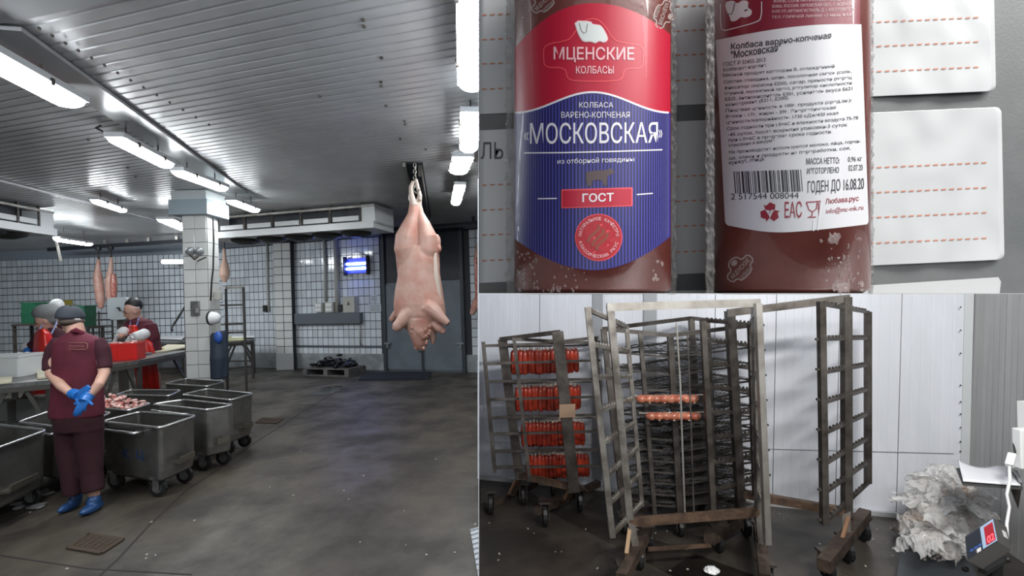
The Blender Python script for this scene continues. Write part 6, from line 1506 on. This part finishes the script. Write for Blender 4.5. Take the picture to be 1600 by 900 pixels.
txt = [('ГОСТ Р 55455-2013', 1130, 104, 66), ('Колбасное изделие.', 1130, 113, 68), ('Мясной продукт категории В, охлажденный', 1130, 121.5, 174), ('Состав: говядина, шпик, посолочная смесь (соль,', 1131, 132, 200), ('фиксатор окраски E250), сахар, пряности (перец', 1132, 141.5, 199), ('черный, мускатный орех), регулятор кислотности', 1132, 150, 199), ('E325, антиокислитель E301, усилитель вкуса E621', 1133, 159, 199), ('консервант (E211, E200).', 1134, 168, 99), ('Пищевая ценность в 100г. продукта (сред.зн.):', 1134, 177, 197), ('белки - 17г, жиры - 39г. Энергетическая', 1134, 186, 172), ('ценность/калорийность: 1730 кДж/420 ккал', 1135, 195, 175), ('Срок годности при t 0+6C и влажности воздуха 75-78', 1136, 205, 205), ('-45 суток, после вскрытия упаковки-3 суток', 1138, 214.5, 186), ('при t 0+6C в пределах срока годности.', 1138, 223, 162), ('Упаковано в вакууме', 1138, 231.5, 72), ('На производстве используются молоко, яйца, горчи-', 1139, 241.5, 206), ('ца, злаки и продукты их переработки, соя,', 1139, 251, 190), ('кунжут, птица.', 1139, 259, 56)]
for s_, u0_, v0_, w_ in txt: ctext(S2, s_, u0_, v0_, w_, 6.6, m_ink, 'body_lettering', s2, slope=-.085 if w_ > 100 else -.12, bold=.006)
rc_ = random.Random(77); mb = MB(); u = 1146.
while u < 1253:
    w_ = rc_.choice((1, 1, 1.6, 2.4, 3.2)); n = len(mb.v); sh_ = -.03 * (u - 1146)
    for j in range(5): v = 268 + j * 8.6 + sh_; mb.v += [hit(S2, u + j * .7, v, .0002), hit(S2, u + w_ + j * .7, v, .0002)]
    for j in range(4): mb.f.append((n + 2 * j, n + 2 * j + 1, n + 2 * j + 3, n + 2 * j + 2))
    u += w_ + rc_.choice((1, 1.3, 1.9, 2.6))
mb.build('barcode', m_ink, s2, fix=False, kind='stuff')
ctext(S2, '2 517544 008044', 1142, 312, 106, 9.5, m_ink, 'barcode_digits', s2, slope=-.02)
ctext(S2, 'МАССА НЕТТО:', 1260, 257, 52, 10, m_ink, 'body_lettering', s2, slope=-.03, bold=.01); ctext(S2, '0,96 кг', 1325, 254, 22, 9, m_ink, 'body_lettering', s2, slope=-.05)
ctext(S2, 'ИЗГОТОВЛЕНО', 1261, 272, 50, 9.5, m_ink, 'body_lettering', s2, slope=-.04, bold=.01); ctext(S2, '02.07.20', 1326, 267, 22, 9, m_ink, 'body_lettering', s2, slope=-.05)
ctext(S2, 'ГОДЕН ДО 16.08.20', 1262, 305, 88, 22, m_ink, 'date_lettering', s2, slope=-.07, bold=.005)
ctext(S2, 'ЕАС', 1226, 341, 27, 26, m_rink, 'mark_lettering', s2, bold=.01, slope=-.03)
ctext(S2, 'Любава.рус', 1290, 321, 52, 10.5, m_rink, 'address_lettering', s2, slope=-.1, bold=.01); ctext(S2, 'info@mc-mk.ru', 1291, 336, 58, 10, m_rink, 'address_lettering', s2, slope=-.11)
for k in range(3):
    a_ = math.radians(90 + 120 * k); c0_ = (1203 + 9 * math.cos(a_), 331 - 8 * math.sin(a_)); p_ = []
    for rr_, da in ((9, -60), (15, -35), (16, 0), (12, 30), (16, 38), (8, 58), (4, 25), (8, 15), (9, -15)): p_.append((1203 + rr_ * math.cos(a_ + math.radians(da)), 332 - rr_ * math.sin(a_ + math.radians(da))))
    cpoly(S2, p_, m_rink, 'recycling_arrow', s2, .0002)
ctext(S2, '7', 1201, 334, 4, 6, m_rink, 'recycling_digit', s2)
for pl_ in ([(1260, 316), (1277, 315), (1276, 326), (1270, 331), (1264, 328), (1260, 316)], [(1269, 330), (1269, 337), (1262, 340), (1275, 339)], [(1279, 316), (1280, 338)], [(1274, 315), (1282, 314), (1282, 324), (1278, 326)]):
    cline(S2, pl_, 1.7, m_rink, 'food_safe_mark', s2, .0002)
for pl_ in ([(1272, 342), (1271, 361)], [(1283, 316), (1280, 340), (1278, 360)]): cline(S2, pl_, 1.6, M('label_crease', (.82, .82, .84), .3), 'label_crease', s2, .00026)
